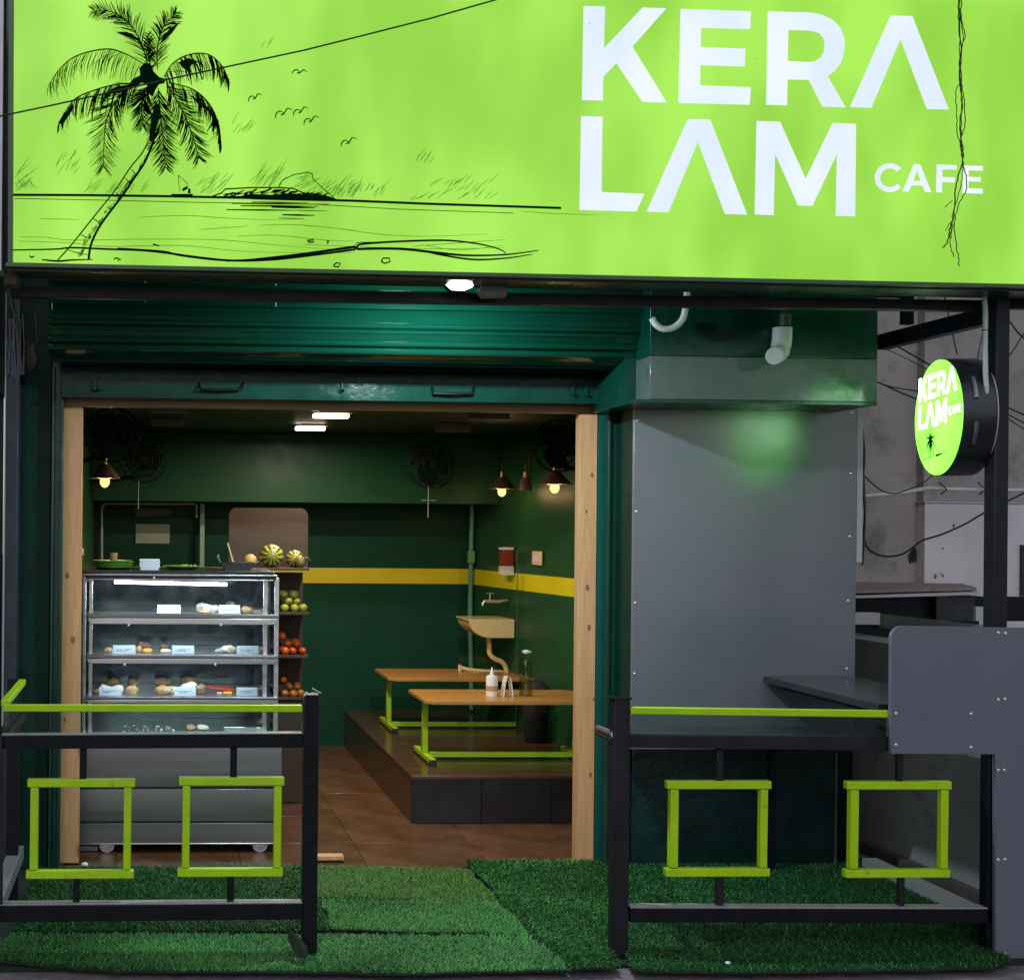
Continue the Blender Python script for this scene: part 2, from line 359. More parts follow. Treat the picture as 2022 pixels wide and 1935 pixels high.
glyph('letter', [[(517,40),(812,50),(810,125),(604,120),(602,200),(790,207),(786,282),(600,276),(600,360),(812,368),(808,442),(508,435)]], sgn)
glyph('letter', [[(883,50),(1060,55),(1110,64),(1155,85),(1187,118),(1204,160),(1206,200),(1200,240),(1185,274),(1162,302),(1135,322),(1210,453),(1112,450),(1055,338),(967,336),(964,445),(876,442)],
                 [(970,128),(967,258),(1045,263),(1080,260),(1104,245),(1118,220),(1122,192),(1117,164),(1100,144),(1075,134),(1050,131)]], sgn)
glyph('letter', [[(1398,68),(1490,70),(1643,462),(1550,460),(1440,168),(1318,455),(1228,452)]], sgn)
glyph('letter', [[(100,490),(190,492),(186,808),(365,815),(333,890),(93,883)]], sgn)
glyph('letter', [[(547,502),(642,504),(797,903),(703,900),(590,598),(467,893),(375,890)]], sgn)
glyph('letter', [[(836,510),(935,513),(1042,752),(1155,518),(1254,522),(1250,910),(1168,908),(1173,650),(1070,866),(1010,864),(914,648),(908,905),(828,902)]], sgn)
def arcpts(cx, cy, rx, ry, a0, a1, n): return [(cx+rx*math.cos(R(a0+(a1-a0)*i/n)), cy-ry*math.sin(R(a0+(a1-a0)*i/n))) for i in range(n+1)]
glyph('letter', [arcpts(1395,748,63,61,40,320,22)+arcpts(1395,748,40,39,320,40,22)], sgn)
glyph('letter', [[(1496,690),(1523,691),(1570,809),(1543,808),(1532,781),(1486,779),(1475,806),(1448,805)],
                 [(1509,718),(1494,760),(1524,761)]], sgn)
glyph('letter', [[(1592,692),(1676,695),(1676,715),(1617,713),(1616,745),(1668,747),(1667,768),(1615,766),(1614,810),(1589,809)]], sgn)
glyph('letter', [[(1703,696),(1786,699),(1786,719),(1727,717),(1726,744),(1778,746),(1777,765),(1726,763),(1725,792),(1786,794),(1785,815),(1700,812)]], sgn)

def ribbon(mb, pts, w, yo, taper=True):
    """flat printed stroke along world points (x,z), w in metres"""
    P = [Vector((p.x, p.z)) for p in pts]; n = len(P); L_ = []; R_ = []
    for i in range(n):
        d = (P[min(i+1, n-1)]-P[max(i-1, 0)])
        if d.length < 1e-9: d = Vector((1, 0))
        d.normalize(); nn = Vector((-d.y, d.x)); t = i/(n-1)
        k = 1.3*w*(.4+.6*math.sin(math.pi*min(1, t*.9+.12))) if taper else w*1.15
        L_.append(P[i]+nn*k/2); R_.append(P[i]-nn*k/2)
    vs = [(p.x, SY-yo, p.y) for p in L_]+[(p.x, SY-yo, p.y) for p in R_]
    mb.add(vs, [(i, i+n, i+n+1, i+1) for i in range(n-1)])
def smooth(pts, k=6):
    out = []
    for i in range(len(pts)-1):
        p0 = pts[max(i-1, 0)]; p1 = pts[i]; p2 = pts[i+1]; p3 = pts[min(i+2, len(pts)-1)]
        for j in range(k):
            t = j/k; out.append(tuple(.5*((2*b)+(-a+c)*t+(2*a-5*b+4*c-d)*t*t+(-a+3*b-3*c+d)*t**3) for a, b, c, d in zip(p0, p1, p2, p3)))
    out.append(tuple(pts[-1])); return out
PXM = SY/FPX                                        # metres per photo pixel at the sign
palm = MB()
def frond(sp_, length, side, dens=1.0, hang=None, dark=False, w=1.35):
    s = smooth(sp_, max(8, int(60/(len(sp_)-1)))); n = len(s)
    ribbon(palm, c1(s), 2.0*PXM, .004)
    step = 1
    for i in range(3, n-1):
        for rep in range(2):
            if random.random() > (.8 if hang else .68)*dens: continue
            x, y = s[i]; x += random.uniform(-3, 3); y += random.uniform(-3, 3)
            dx, dy = s[min(i+1, n-1)][0]-s[i-1][0], s[min(i+1, n-1)][1]-s[i-1][1]; a0 = math.atan2(dy, dx); t = i/n
            for sg in ((-1, 1) if side == 0 else (side,)):
                ln = (1.65 if hang else 1.4)*length*(1-.55*abs(t-.35))*random.uniform(.7, 1.12)*(1 if t < .85 else .7)
                a = a0+sg*R(random.uniform(26, 46))
                if hang: a = a0+sg*R(random.uniform(35, 60)) if random.random() < .12 else math.atan2(math.sin(a0)*.3+.95, math.cos(a0)*.42)+R(random.uniform(-9, 9))
                p = [(x, y), (x+ln*.5*math.cos(a), y+ln*.5*math.sin(a)+2), (x+ln*math.cos(a+sg*.1), y+ln*math.sin(a+sg*.1)+5)]
                ribbon(palm, c1(p), ((.75 if hang else 1)*w*random.uniform(.5, 1.15)+(1.9 if dark and random.random() < .22 else 0))*PXM, .0042)
frond([(820,370),(775,230),(705,125),(620,70),(515,60)], 80, 0, .75)
frond([(870,390),(872,260),(905,150),(975,75)], 74, 0, .7)
frond([(800,360),(690,300),(585,275),(430,310),(335,380),(272,470)], 105, -1, .9, hang=1)
frond([(790,465),(660,468),(530,500),(410,555),(325,680)], 100, -1, .9, hang=1, dark=True)
frond([(760,450),(650,550),(585,690),(572,930)], 110, 0, 1.0)
frond([(820,480),(785,560),(790,700)], 75, 0, 1)
frond([(875,490),(885,620),(900,760),(915,930)], 95, 0, 1.0)
frond([(920,470),(1000,600),(1060,740),(1100,880)], 95, 0, .95)
frond([(935,460),(1060,495),(1150,570),(1205,680),(1218,800)], 85, 1, 1, hang=1, dark=True)
frond([(905,430),(960,350),(1050,305),(1150,305),(1225,365),(1262,440)], 95, 1, 1, hang=1, dark=True)
frond([(830,420),(825,300),(818,190)], 45, 0, .7)
def blob(mb, pts, yo=.0044):
    p = c1(pts); tri = geometry.tessellate_polygon([[Vector((q.x, q.z, 0)) for q in p]]); n = len(mb.v)
    mb.v += [(q.x, SY-yo, q.z) for q in p]; mb.f += [tuple(i+n for i in t) for t in tri]
blob(palm, [(770,380),(800,350),(835,360),(850,400),(880,430),(915,440),(910,465),(880,470),(860,500),(845,540),(820,520),(810,470),(780,460),(740,490),(700,490),(735,440),(775,420)])
blob(palm, [(645,185),(700,180),(770,220),(800,300),(760,230),(690,205)])
blob(palm, [(900,210),(940,160),(995,125),(950,190),(885,250)])
blob(palm, [(570,520),(640,485),(720,470),(790,470),(710,500),(690,590),(682,600),(685,515),(620,520),(590,550)])
blob(palm, [(985,350),(1040,325),(1100,345),(1060,362),(1040,400),(1010,380)])
blob(palm, [(1040,520),(1120,570),(1190,630),(1210,700),(1150,620),(1100,585)])
blob(palm, [(860,560),(885,600),(870,690),(852,780),(822,785),(835,660)])
blob(palm, [(400,570),(410,600),(350,690),(320,685)])
tl = smooth([(822,780),(785,850),(720,930),(640,1050),(520,1200),(400,1350),(320,1440)]); tr = smooth([(852,780),(800,900),(740,990),(680,1080),(560,1240),(505,1350),(490,1440)])
ribbon(palm, c1(tl), 2.2*PXM, .004, False); ribbon(palm, c1(tr), 4.0*PXM, .004, False)
for a, b in (((640,1068),(682,1088)),((590,1143),(617,1162)),((513,1207),(557,1232)),((445,1297),(505,1322)),((370,1382),(495,1412)),((813,790),(838,795)),((808,802),(832,808)),((802,815),(828,821)),((725,940),(770,975)),((690,985),(730,1015))):
    ribbon(palm, c1([a, ((a[0]+b[0])/2, (a[1]+b[1])/2+5), b]), 1.6*PXM, .004)
for _ in range(150):
    t = random.random(); i = int(t*(len(tr)-2)); x = tl[min(i, len(tl)-1)][0]*.35+tr[i][0]*.65+random.uniform(-10, 10); y = tr[i][1]+random.uniform(-8, 8)
    ribbon(palm, c1([(x, y), (x+6, y-9), (x+11, y-20)]), .9*PXM, .004)
ribbon(palm, c1(smooth([(232,1438),(320,1446),(400,1440),(515,1437)])), 3*PXM, .004)
part('palm_print', palm, M['print'], sgn, smooth=False)

sea = MB()
ribbon(sea, c1([(45,1080),(500,1082),(940,1088),(1400,1098),(1960,1113)])+c2r([(0,1297),(800,1318),(1658,1345)]), 4.2*PXM, .0038, False)
ribbon(sea, c1([(80,1100),(600,1110),(1100,1122),(1700,1130)])+c2r([(0,1334),(600,1352),(1350,1378)]), 1.2*PXM, .0038, False)
for L1, L2, w in (
    ([(45,1385),(300,1380),(400,1372),(600,1380),(760,1385),(900,1398),(1100,1425),(1300,1442),(1500,1425),(1700,1400),(1960,1362)], [(0,1600),(250,1572),(500,1565)], 3.2),
    ([(650,1375),(900,1392),(1000,1415),(1250,1442),(1500,1438),(1750,1410),(1960,1382)], [(0,1650),(200,1606),(450,1570),(850,1553),(1050,1565),(1200,1592),(1280,1620),(1303,1643)], 3.4),
    ([(1250,1445),(1500,1430),(1960,1368)], [(0,1635),(300,1612),(600,1607),(850,1632),(1050,1650),(1300,1645),(1512,1618)], 4.0),
    ([], [(760,1620),(900,1650),(1100,1677),(1300,1668),(1475,1643)], 3.0)):
    ribbon(sea, c1(smooth(L1)) + c2r(smooth(L2)) if L1 else c2(smooth(L2)), w*PXM, .0038, True)
isl = [(1170,1088),(1210,1080),(1245,1050),(1280,1062),(1400,1052),(1500,1050),(1550,1045),(1600,1062),(1660,1075),(1720,1080),(1790,1078),(1840,1095),(1865,1105),(1800,1116),(1600,1112),(1400,1106),(1180,1094)]
p = isl; blob(sea, [(1170,1088),(1330,1086),(1400,1075),(1500,1080),(1600,1070),(1700,1082),(1790,1080),(1840,1095),(1870,1107),(1800,1116),(1600,1112),(1400,1106)], .004)
for pts, w in (([(1175,1088),(1225,1070),(1245,1048),(1400,1040),(1540,1040),(1620,1045),(1690,1075),(1760,1080)], 2.4), ([(1540,1040),(1560,1000),(1620,970),(1700,955),(1725,965),(1728,990)], 1.6), ([(1728,990),(1790,1050),(1845,1095)], 1.3),
               ([(985,972),(992,1060),(1035,1035),(1040,1020),(985,972)], 1.1), ([(1380,1070),(1420,1048)], 3), ([(1440,1075),(1500,1045)], 3), ([(1560,1075),(1600,1050)], 3), ([(1300,1075),(1350,1055)], 2)):
    ribbon(sea, c1(pts), w*PXM, .0042, False)
for _ in range(60):
    x = random.uniform(1230, 1790); y = 1092-random.uniform(0, 34)*(1-abs(x-1500)/420); ribbon(sea, c1([(x, y), (x+14, y-5), (x+random.uniform(22, 46), y-random.uniform(6, 18))]), random.uniform(1.2, 3)*PXM, .0043)
blob(sea, [(942,1075),(1070,1075),(1060,1088),(960,1090)], .004); blob(sea, [(1040,1045),(1052,1045),(1055,1072),(1038,1072)], .004)
blob(sea, [(1008,1045),(1035,1030),(1040,1045),(1010,1062)], .004)
for x0, x1, y, w in ((1280,1820,1128,2),(1330,1760,1140,2.6),(1250,1640,1162,2.5),(1500,1740,1148,3),(1560,1740,1190,3),(1540,1680,1208,1.6),(1600,1810,1165,1.5),(1390,1700,1120,2)):
    ribbon(sea, c1([(x0, y), ((x0+x1)/2, y+2), (x1, y+4)]), w*PXM, .004)
for ox, oy, k in ((1655,400,1),(1408,540,1),(1565,625,1.25),(1660,615,1.1),(1718,665,1.1),(1925,785,1.15)):
    rot = 0 if ox == 1655 else -.35
    for pts in ([(-42,12),(-30,-6),(-12,-10),(4,4)], [(-6,12),(10,0),(24,-10),(42,4)], [(-14,8),(0,4)]):
        q = [(ox+k*(x*math.cos(rot)-y*math.sin(rot)), oy+k*(x*math.sin(rot)+y*math.cos(rot))) for x, y in smooth(pts, 4)]
        ribbon(sea, c1(q), 1.9*PXM, .004)
for f, pts in ((c2, [(190,1715),(210,1698),(235,1702),(222,1725),(190,1722)]), (c2, [(498,1690),(510,1668),(550,1668),(555,1690),(520,1702),(498,1690)]), (c1, [(630,1435),(645,1428),(668,1438),(650,1443)]), (c2, [(20,1555),(60,1550),(65,1565),(25,1565)]), (c2, [(145,1560),(160,1555),(150,1575)]),(c1, [(165,1415),(170,1425),(190,1420)]),(c1, [(845,1352),(880,1362)])):
    ribbon(sea, f(pts), 2.6*PXM, .004, False)
part('beach_print', sea, M['print'], sgn, smooth=False)
hat = MB()
def hatch(f, x0, x1, y0, y1, n, ang, ln, w=1.):
    for _ in range(n):
        x, y = random.uniform(x0, x1), random.uniform(y0, y1); a = R(ang+random.uniform(-12, 12)); l = ln*random.uniform(.5, 1)
        ribbon(hat, f([(x, y), (x+l*.5*math.cos(a), y-l*.5*math.sin(a)-1), (x+l*math.cos(a), y-l*math.sin(a))]), w*PXM, .0036)
hatch(c1, 80, 150, 950, 1060, 12, 45, 110); hatch(c1, 100, 220, 1030, 1070, 10, 120, 70); hatch(c1, 300, 420, 880, 970, 12, 55, 90)
hatch(c1, 450, 800, 1040, 1075, 26, 50, 90); hatch(c1, 1080, 1240, 1010, 1075, 18, 45, 110); hatch(c1, 1370, 1540, 980, 1040, 22, 50, 130)
hatch(c1, 1280, 1380, 690, 760, 9, 50, 90); hatch(c1, 1420, 1480, 250, 280, 3, 48, 90); hatch(c1, 1560, 1720, 990, 1070, 14, 25, 110)
hatch(c1, 1780, 1960, 1030, 1095, 22, 45, 110); hatch(c2, 60, 500, 1200, 1285, 40, 60, 80); hatch(c2, 700, 820, 1000, 1070, 10, 50, 80)
hatch(c2, 800, 1200, 1180, 1300, 26, 40, 110); hatch(c2, 680, 800, 1270, 1295, 6, 22, 90)
for f, pts in ((c1, [(760,1205),(900,1197),(1050,1195),(1200,1205),(1400,1215),(1700,1218)]), (c1, [(220,1212),(440,1216)]), (c1, [(110,1312),(260,1315),(400,1330),(800,1325),(1200,1328),(1500,1355),(1700,1372),(1960,1385)]),
               (c1, [(100,1335),(380,1345),(600,1365),(1000,1360),(1400,1395),(1960,1400)]), (c1, [(1440,1248),(1650,1246),(1960,1275)]), (c1, [(1100,1272),(1380,1252)]), (c1, [(1310,1308),(1520,1303),(1800,1330),(1960,1335)]),
               (c2, [(0,1458),(200,1475),(500,1515),(800,1527),(1190,1512)]), (c2, [(0,1580),(500,1600),(900,1608),(1290,1600)]), (c2, [(700,1590),(1000,1570),(1300,1548)]), (c2, [(760,1582),(1000,1615),(1290,1585)]), (c2, [(1400,1365),(1600,1380),(1900,1390)])):
    ribbon(hat, f(smooth(pts)), 1.1*PXM, .0036)
for x, y in ((481,236),(690,1043),(829,246),(1803,790),(1855,830),(133,100)):
    ribbon(hat, c3([(x, y), (x+2, y+5)]), 2.2*PXM, .0036)
part('fine_line_print', hat, M['print_thin'], sgn, smooth=False, kind='stuff')

# overhead cable in front of the sign, hanging aerial root
def px_tube(pl, Y, rpx, seg=8):
    mb = MB(); mb.tube([at(x, y, Y) for x, y in pl], rpx*Y/FPX, seg); return mb
single('overhead_cable', px_tube([(-60,240),(0,230),(100,209),(200,187),(300,164),(450,132),(600,100),(700,75),(850,37),(980,0),(1120,-42)], 4.35, 1.7), M['wirecol'], 'thin black cable sloping up across the green signboard in front of the palm', 'cable')
rt = MB()
def strand(pts, r, wob=3):
    q = smooth(pts, 6); q = [(x+random.uniform(-wob, wob), y) for x, y in q]
    rt.tube([at(1100+x/2.126, y/2.126, 4.5+random.uniform(0, .015)) for x, y in q], r*4.5/FPX, 5)
strand([(1688,-20),(1685,90),(1695,200),(1688,330),(1700,440),(1695,560),(1704,650),(1690,720),(1672,800),(1665,900),(1650,960),(1640,1010),(1620,1040)], 1.3)
strand([(1698,-20),(1697,80),(1712,150),(1695,220),(1698,350),(1708,430),(1712,520),(1695,600),(1703,680),(1718,740),(1715,800),(1690,850),(1668,930),(1672,1000),(1685,1080),(1688,1118)], 1.0)
strand([(1693,-20),(1690,200),(1692,340),(1675,380),(1678,480),(1680,560),(1695,620),(1705,700),(1690,800),(1665,880),(1655,960),(1648,1020),(1665,1080)], .9)
strand([(1660,842),(1640,860),(1628,872)], .8, 1); strand([(1655,930),(1640,950),(1630,970)], .7, 1); strand([(1664,940),(1655,980),(1655,1000)], .7, 1)
strand([(1690,60),(1705,160),(1690,300),(1700,420),(1690,520),(1700,640)], .8)
single('hanging_root', rt, mat('dry_root_bark', (.02, .045, .012), .8), 'thin dark twisted root strands hanging over the E of CAFE on the sign', 'root')

# ================================================================== STRUCTURE UNDER THE SIGN
FY = 6.0                                            # shopfront plane
bm_ = MB(); a = at(20, 575, 4.86); b = at(1960, 603, 4.86)
bm_.prism([(a.x, a.z+.02), (b.x, b.z+.02), (b.x, b.z-.022), (a.x, a.z-.022)], 4.86, 4.905)
fr_ = thing('sign_support_frame', 'black steel tube frame carrying the signboard with its tall right hand post', 'frame', at(1973, 1240, 4.78))
part('cross_tube', bm_, M['post'], fr_, bev=.002)
p0 = rect(1965, 560, 1992, 1250, 4.78)
zb = 0.0
mb = MB().box(p0[0], p0[1], 4.78, 4.845, zb, at(1975, 520, 4.78).z); part('post', mb, M['post'], fr_, bev=.003)
cx = (p0[0]+p0[1])/2
mb = MB()
a = at(1950, 616, 4.9); b = at(1736, 668, 5.5)
mb.box(a.x-.02, a.x+.03, 4.906, 5.64, a.z-.05, a.z+.018)
part('depth_tube', mb, M['black'], fr_, bev=.002)
mb = MB().pbox(1785, 585, 1805, 640, 5.2, .03).pbox(1740, 583, 1805, 587, 5.2, .03); part('hanger_tube', mb, M['black'], fr_)
mb = MB(); mb.box(p0[1]+.002, p0[1]+.3, 4.83, 4.87, at(1975, 604, 4.78).z, at(1975, 570, 4.78).z); part('end_bracket', mb, M['black'], fr_, bev=.002)
cnd = MB(); cnd.tube([at(x, y, 4.77) for x, y in ((1944,585),(1946,620),(1945,680),(1946,740),(1948,770),(1947,790),(1943,798),(1935,803))], 5*4.77/FPX, 10)
part('strap', MB().tube([at(1938, 652, 4.762), at(1966, 650, 4.762)], .002, 6), M['wirecol'], fr_)
single('conduit_pipe', cnd, M['pvc'], 'white vertical conduit tied to the tall black post beside the round sign', 'pipe')
# tall adverts: lamp under the sign
fl = thing('flood_lamp', 'small lit white floodlight fixed under the bottom edge of the green signboard', 'lamp', at(935, 565, 4.8))
a0 = at(908, 559, 4.74); a1 = at(968, 567, 4.74)
lens = MB(); ring = [(-.056,-.002), (-.05,.018), (.045,.021), (.058,.010), (.048,-.014), (.02,-.026), (-.03,-.025)]
lens.prism([(a0.x+x, a0.z+z) for x, z in ring], 4.74, 4.75)
part('lens', lens, emit('lamp_lens_glow', (.9, 1., 1.), 14), fl)
hs = MB(); hs.prism([(a0.x+x*1.12+.004, a0.z+z*1.15+.003) for x, z in ring], 4.752, 4.80); part('housing', hs, M['steel_dark'], fl, bev=.002)
dv = MB(); dv.prism([(a1.x+x, a1.z+z) for x, z in ((-.045,-.012),(-.02,.018),(.055,.026),(.066,.012),(.066,-.032),(-.02,-.036))], 4.745, 4.80)
part('driver_box', dv, mat('grey_lamp_driver', (.12,.13,.12), .4), fl, bev=.003)
lamp('flood_light', 'AREA', (a0.x, 4.945, a0.z+.0), 46, (.76, .95, 1.), .12, (a0.x+.05, 5.75, .9), .05)

# rolling shutter
sh = thing('rolling_shutter', 'green painted rolling shutter rolled up above the cafe doorway', 'shutter', at(680, 800, FY))
xl = at(98, 680, 5.6).x; xr = at(1268, 650, 5.56).x
zat = lambda y, Y: ZZ(800, y, Y)
prof = [(5.62, zat(470,5.62)), (5.50, zat(520,5.5)), (5.48, zat(560,5.48)), (5.50, zat(574,5.5)), (5.475, zat(577,5.475)), (5.475, zat(611,5.475)), (5.52, zat(613,5.52)),
        (5.505, zat(632,5.505))]
def bead(y, Y, r, n=6):
    z = zat(y, Y); return [(Y-r*math.cos(R(-80+160*i/n)), z-r*math.sin(R(-80+160*i/n))) for i in range(n+1)]
for y_, Y_, r_ in ((645, 5.515, .012), (657, 5.525, .010), (680, 5.545, .013), (695, 5.57, .016)): prof += bead(y_, Y_, r_)
prof += [(5.60, zat(706,5.6)), (5.66, zat(716,5.66)), (5.70, zat(719,5.70)), (5.705, zat(724,5.705)), (5.80, zat(727,5.80)), (5.95, zat(728,5.95)), (5.95, zat(470,5.95))]
ends = MB()
rows = [0, 5, 9, 13, len(prof)-1]
part('hood', MB().xprism(prof[::-1], xl, xr), M['hood'], sh, ang=25)
# shutter slats hanging between hood and bottom bar
Yb = 5.93
for k in range(3):
    z1 = zat(727+k*9, 5.97); z0 = zat(727+(k+1)*9, 5.97)
    pr = [(5.975, z0), (5.96, z0+.2*(z1-z0)), (5.955, (z0+z1)/2), (5.96, z1-.2*(z1-z0)), (5.975, z1)]
    part('slat', MB().xprism(pr, at(125, 740, 5.97).x, at(1235, 740, 5.97).x), M['hood'], sh)
bar = MB(); A = at(120, 723, Yb); B = at(1240, 748, Yb); A2 = at(120, 785, Yb); B2 = at(1240, 799, Yb)
bar.prism([(A.x, A.z), (B.x, B.z), (B2.x, B2.z), (A2.x, A2.z)], Yb, Yb+.03)
part('bottom_bar', bar, M['shutter_bar'], sh, bev=.003)
lip = MB(); lip.prism([(A2.x, A2.z+.012), (B2.x, B2.z+.012), (B2.x, B2.z), (A2.x, A2.z)], Yb-.022, Yb-.001); part('bar_lip', lip, M['shutter_bar'], sh, bev=.002)
for x0, x1, y0, y1 in ((393,480,757,769), (853,936,765,777)):
    mb = MB(); pts = [at(x0, y0, Yb), at(x0+3, y1, Yb-.03), at((x0+x1)/2, y1+1, Yb-.035), at(x1-3, y1, Yb-.03), at(x1, y0, Yb)]
    mb.tube([pts[0], *[Vector(q) for q in pts[1:4]], pts[4]], .007, 8); hm = part('handle', mb, M['black'], sh)
for x, y in ((187,762),(197,762),(676,762),(1131,770),(1157,772),(1188,768)):
    c = at(x, y, Yb-.006)
    part('hasp', MB().box(c.x-.008, c.x+.008, Yb-.013, Yb-.001, c.z-.022, c.z+.022).tube([c+Vector((-.012, -.01, -.02)), c+Vector((0, -.03, -.024)), c+Vector((.012, -.01, -.02))], .004, 6), M['shutter_bar'], sh, bev=.001)
for x, y in ((287,553),(545,558)):
    c = at(x, y, 5.44); part('hook_tip', MB().tube([c+Vector((0,0,.014)), c-Vector((0,0,.014))], .0022, 6), M['pvc'], sh)
for x, y in ((287,592),(545,600),(103,606)):
    c = at(x, y, 5.46); part('hook_tip', MB().tube([c+Vector((0,0,.015)), c-Vector((0,0,.012))], .0015, 6), M['pvc'], sh)
# side guides
for (x0, x1) in ((99, 122), (1198, 1234)):
    ya = 724 if x0 < 500 else 760
    mb = MB(); a, b, c, d = rect(x0, ya, x1, 1706, 5.96); d = ZZ((x0+x1)/2, ya, 5.96)
    mb.box(a, a+.012, 5.955, 5.995, 0, d).box(b-.014, b, 5.955, 5.995, 0, d).box(a+.0125, b-.0145, 5.975, 5.995, 0, d)
    part('guide_rail', mb, M['guide'], sh, bev=.0015)
# ------------------------------------------------------------------ wooden door frame
df = thing('door_frame', 'raw pine door frame with knots around the open cafe entrance', 'door frame', at(650, 1700, 6.06))
JY = 6.03
a, b, _, _ = rect(121, 1000, 162, 1300, JY); LJ = (a, b)
zt = ZZ(640, 787, JY); zl = ZZ(640, 809, JY)
part('jamb', MB().box(a-.004, b-.004, JY, JY+.055, 0.012, zl-.001), M['pine'], df, bev=.002)
a, b, _, _ = rect(1142, 1000, 1177, 1300, JY); RJ = (a, b)
part('jamb', MB().box(a, b, JY, JY+.06, 0.004, zl-.001), M['pine'], df, bev=.002)
part('lintel', MB().box(LJ[0]-.004, RJ[1], JY, JY+.055, zl, zt), M['pine_x'], df, bev=.002)
M['knot'] = mat('wood_knot', (.24, .105, .045), .6, var=.6, vs=60)
for x, y, r in ((133,1136,5), (144,1263,6), (1163,1239,5), (1166,1530,4), (1172,1380,3), (1169,938,4), (1160,1160,5), (128,1420,3.5), (1158,1010,3)):
    q = at(x, y, JY); rr_ = r*JY/FPX; part('knot', MB().lathe([(rr_, -.0002), (rr_*.55, .0006)], (q.x, JY-.0008, q.z), 14, 'y', .75, 1.3), M['knot'], df)
# ------------------------------------------------------------------ facade
fw = thing('facade_wall', 'dark green painted shopfront wall around the doorway with a bluish column at left', 'wall', (1, FY+.02, 0))
a, b, _, _ = rect(34, 700, 98, 1706, FY)
part('wall_pier', MB().box(a, b, FY, FY+.3, -.02, 2.9), M['green_wall'], fw, bev=.004)
a2, b2, _, _ = rect(9, 700, 33, 1706, 5.9)
part('column', MB().box(a2, b2, 5.9, 6.3, -.02, ZZ(20, 640, 5.9)), M['blueish'], fw, bev=.004)
part('column_edge', MB().box(a2-.006, a2-.001, 5.885, 6.0, .2, ZZ(20, 580, 5.9)), M['pvc'], fw)
# reveal behind right jamb (teal) and pier behind the guide
a, b, _, _ = rect(1178, 1000, 1200, 1300, FY+.03)
part('door_reveal', MB().box(a, b+.03, FY+.03, FY+.2, 0, 2.45), mat('teal_reveal_paint', (.004, .08, .064), .35, var=.2, bump=.2), fw)
a, b, _, _ = rect(1203, 1000, 1250, 1300, FY+.0)
part('wall_pier', MB().box(a, b, FY, FY+.3, -.02, 2.9), M['green_wall'], fw, bev=.004)
a, b, _, _ = rect(100, 1000, 122, 1300, FY)
part('door_reveal', MB().box(a, LJ[0]-.006, FY, FY+.25, 0, 2.9), M['guide'], fw)
part('upper_wall', MB().box(-3.2, 3.38, FY+.06, FY+.26, zt+.004, 4.2), M['beam_green'], fw)
xw0 = b2; 
a, b, _, _ = rect(1247, 1500, 1646, 1706, 5.97); zl2 = ZZ(1440, 1470, 5.97)
part('low_wall', MB().box(a, b, 5.97, 6.25, -.02, ZZ(1440, 1400, 5.97)), M['low_wall'], fw, bev=.004)
part('wall_edge_strip', MB().box(b+.001, b+.009, 5.955, 6.0, -.0, ZZ(1440, 1485, 5.97)), M['beam'], fw)
part('wall_end', MB().box(b+.013, b+.11, 6.0, 6.3, -.02, 2.3), M['black'], fw)
# concrete beam box above the panel
BY = 5.40
cb = thing('beam_box', 'boxed beam painted green above and grey below over the grey wall panel', 'beam', at(1500, 790, BY))
a, b, c, d = rect(1284, 610, 1733, 790, BY)
zc = ZZ(1500, 706, BY); c = ZZ(1500, 791, BY)
part('grey_face', MB().box(a, b, BY, 5.93, c, zc), M['beam'], cb, bev=.003)
part('green_face', MB().box(a, b, BY, 5.93, zc+.001, 2.9), M['beam_green'], cb, bev=.003)
part('soffit_strip', MB().box(a-.06, b, BY+.002, 5.93, c-.014, c-.001), M['beam_green'], cb)
part('beam_end', MB().box(a-.05, a-.002, 5.56, 5.93, c, 2.9), M['beam_green'], cb)
# grey wall panel
wp = thing('wall_panel', 'tall grey laminate wall panel with screws to the right of the doorway', 'wall panel', at(1460, 1400, 5.94))
PY = 5.73
a, b, c, d = rect(1250, 790, 1690, 1480, PY)
part('side_return', MB().box(a+.004, a+.02, PY+.021, 5.96, ZZ(1470, 1479, PY), ZZ(1470, 786, PY)), M['green_wall'], wp)
part('sheet', MB().box(a, b, PY, PY+.02, ZZ(1470, 1479, PY), ZZ(1470, 786, PY)), M['panel'], wp, bev=.001)
part('edge_trim', MB().box(b+.002, b+.03, PY+.002, PY+.02, ZZ(1690,1110,PY), ZZ(1690, 795, PY)), M['edge'], wp)
scm = MB(); scm.lathe([(.0065, 0), (.006, .002), (.003, .0035)], (0, 0, 0), 10, 'y'); scm.v = [(x, -y, z) for x, y, z in scm.v]; scm.f = [q[::-1] for q in scm.f]
s0 = None
M['screw'] = mat('screw_steel', (.8, .8, .82), .2, metal=.6)
for x, y in ((1681,815),(1680,935),(1678,1059),(1675,1186),(1672,1320),(1672,1354),(1258,830),(1256,1010),(1254,1190),(1253,1330),(1470,796)):
    q = at(x, y, PY-.001)
    if s0 is None:
        s0 = part('screw', MB().add([(v[0]+wp.location.x, v[1]+wp.location.y, v[2]+wp.location.z) for v in scm.v], scm.f), M['screw'], wp); s0.location = Vector((q.x, PY-.001, q.z))-wp.location
    else: copy_part(s0, 'screw', wp, (q.x, PY-.001, q.z))
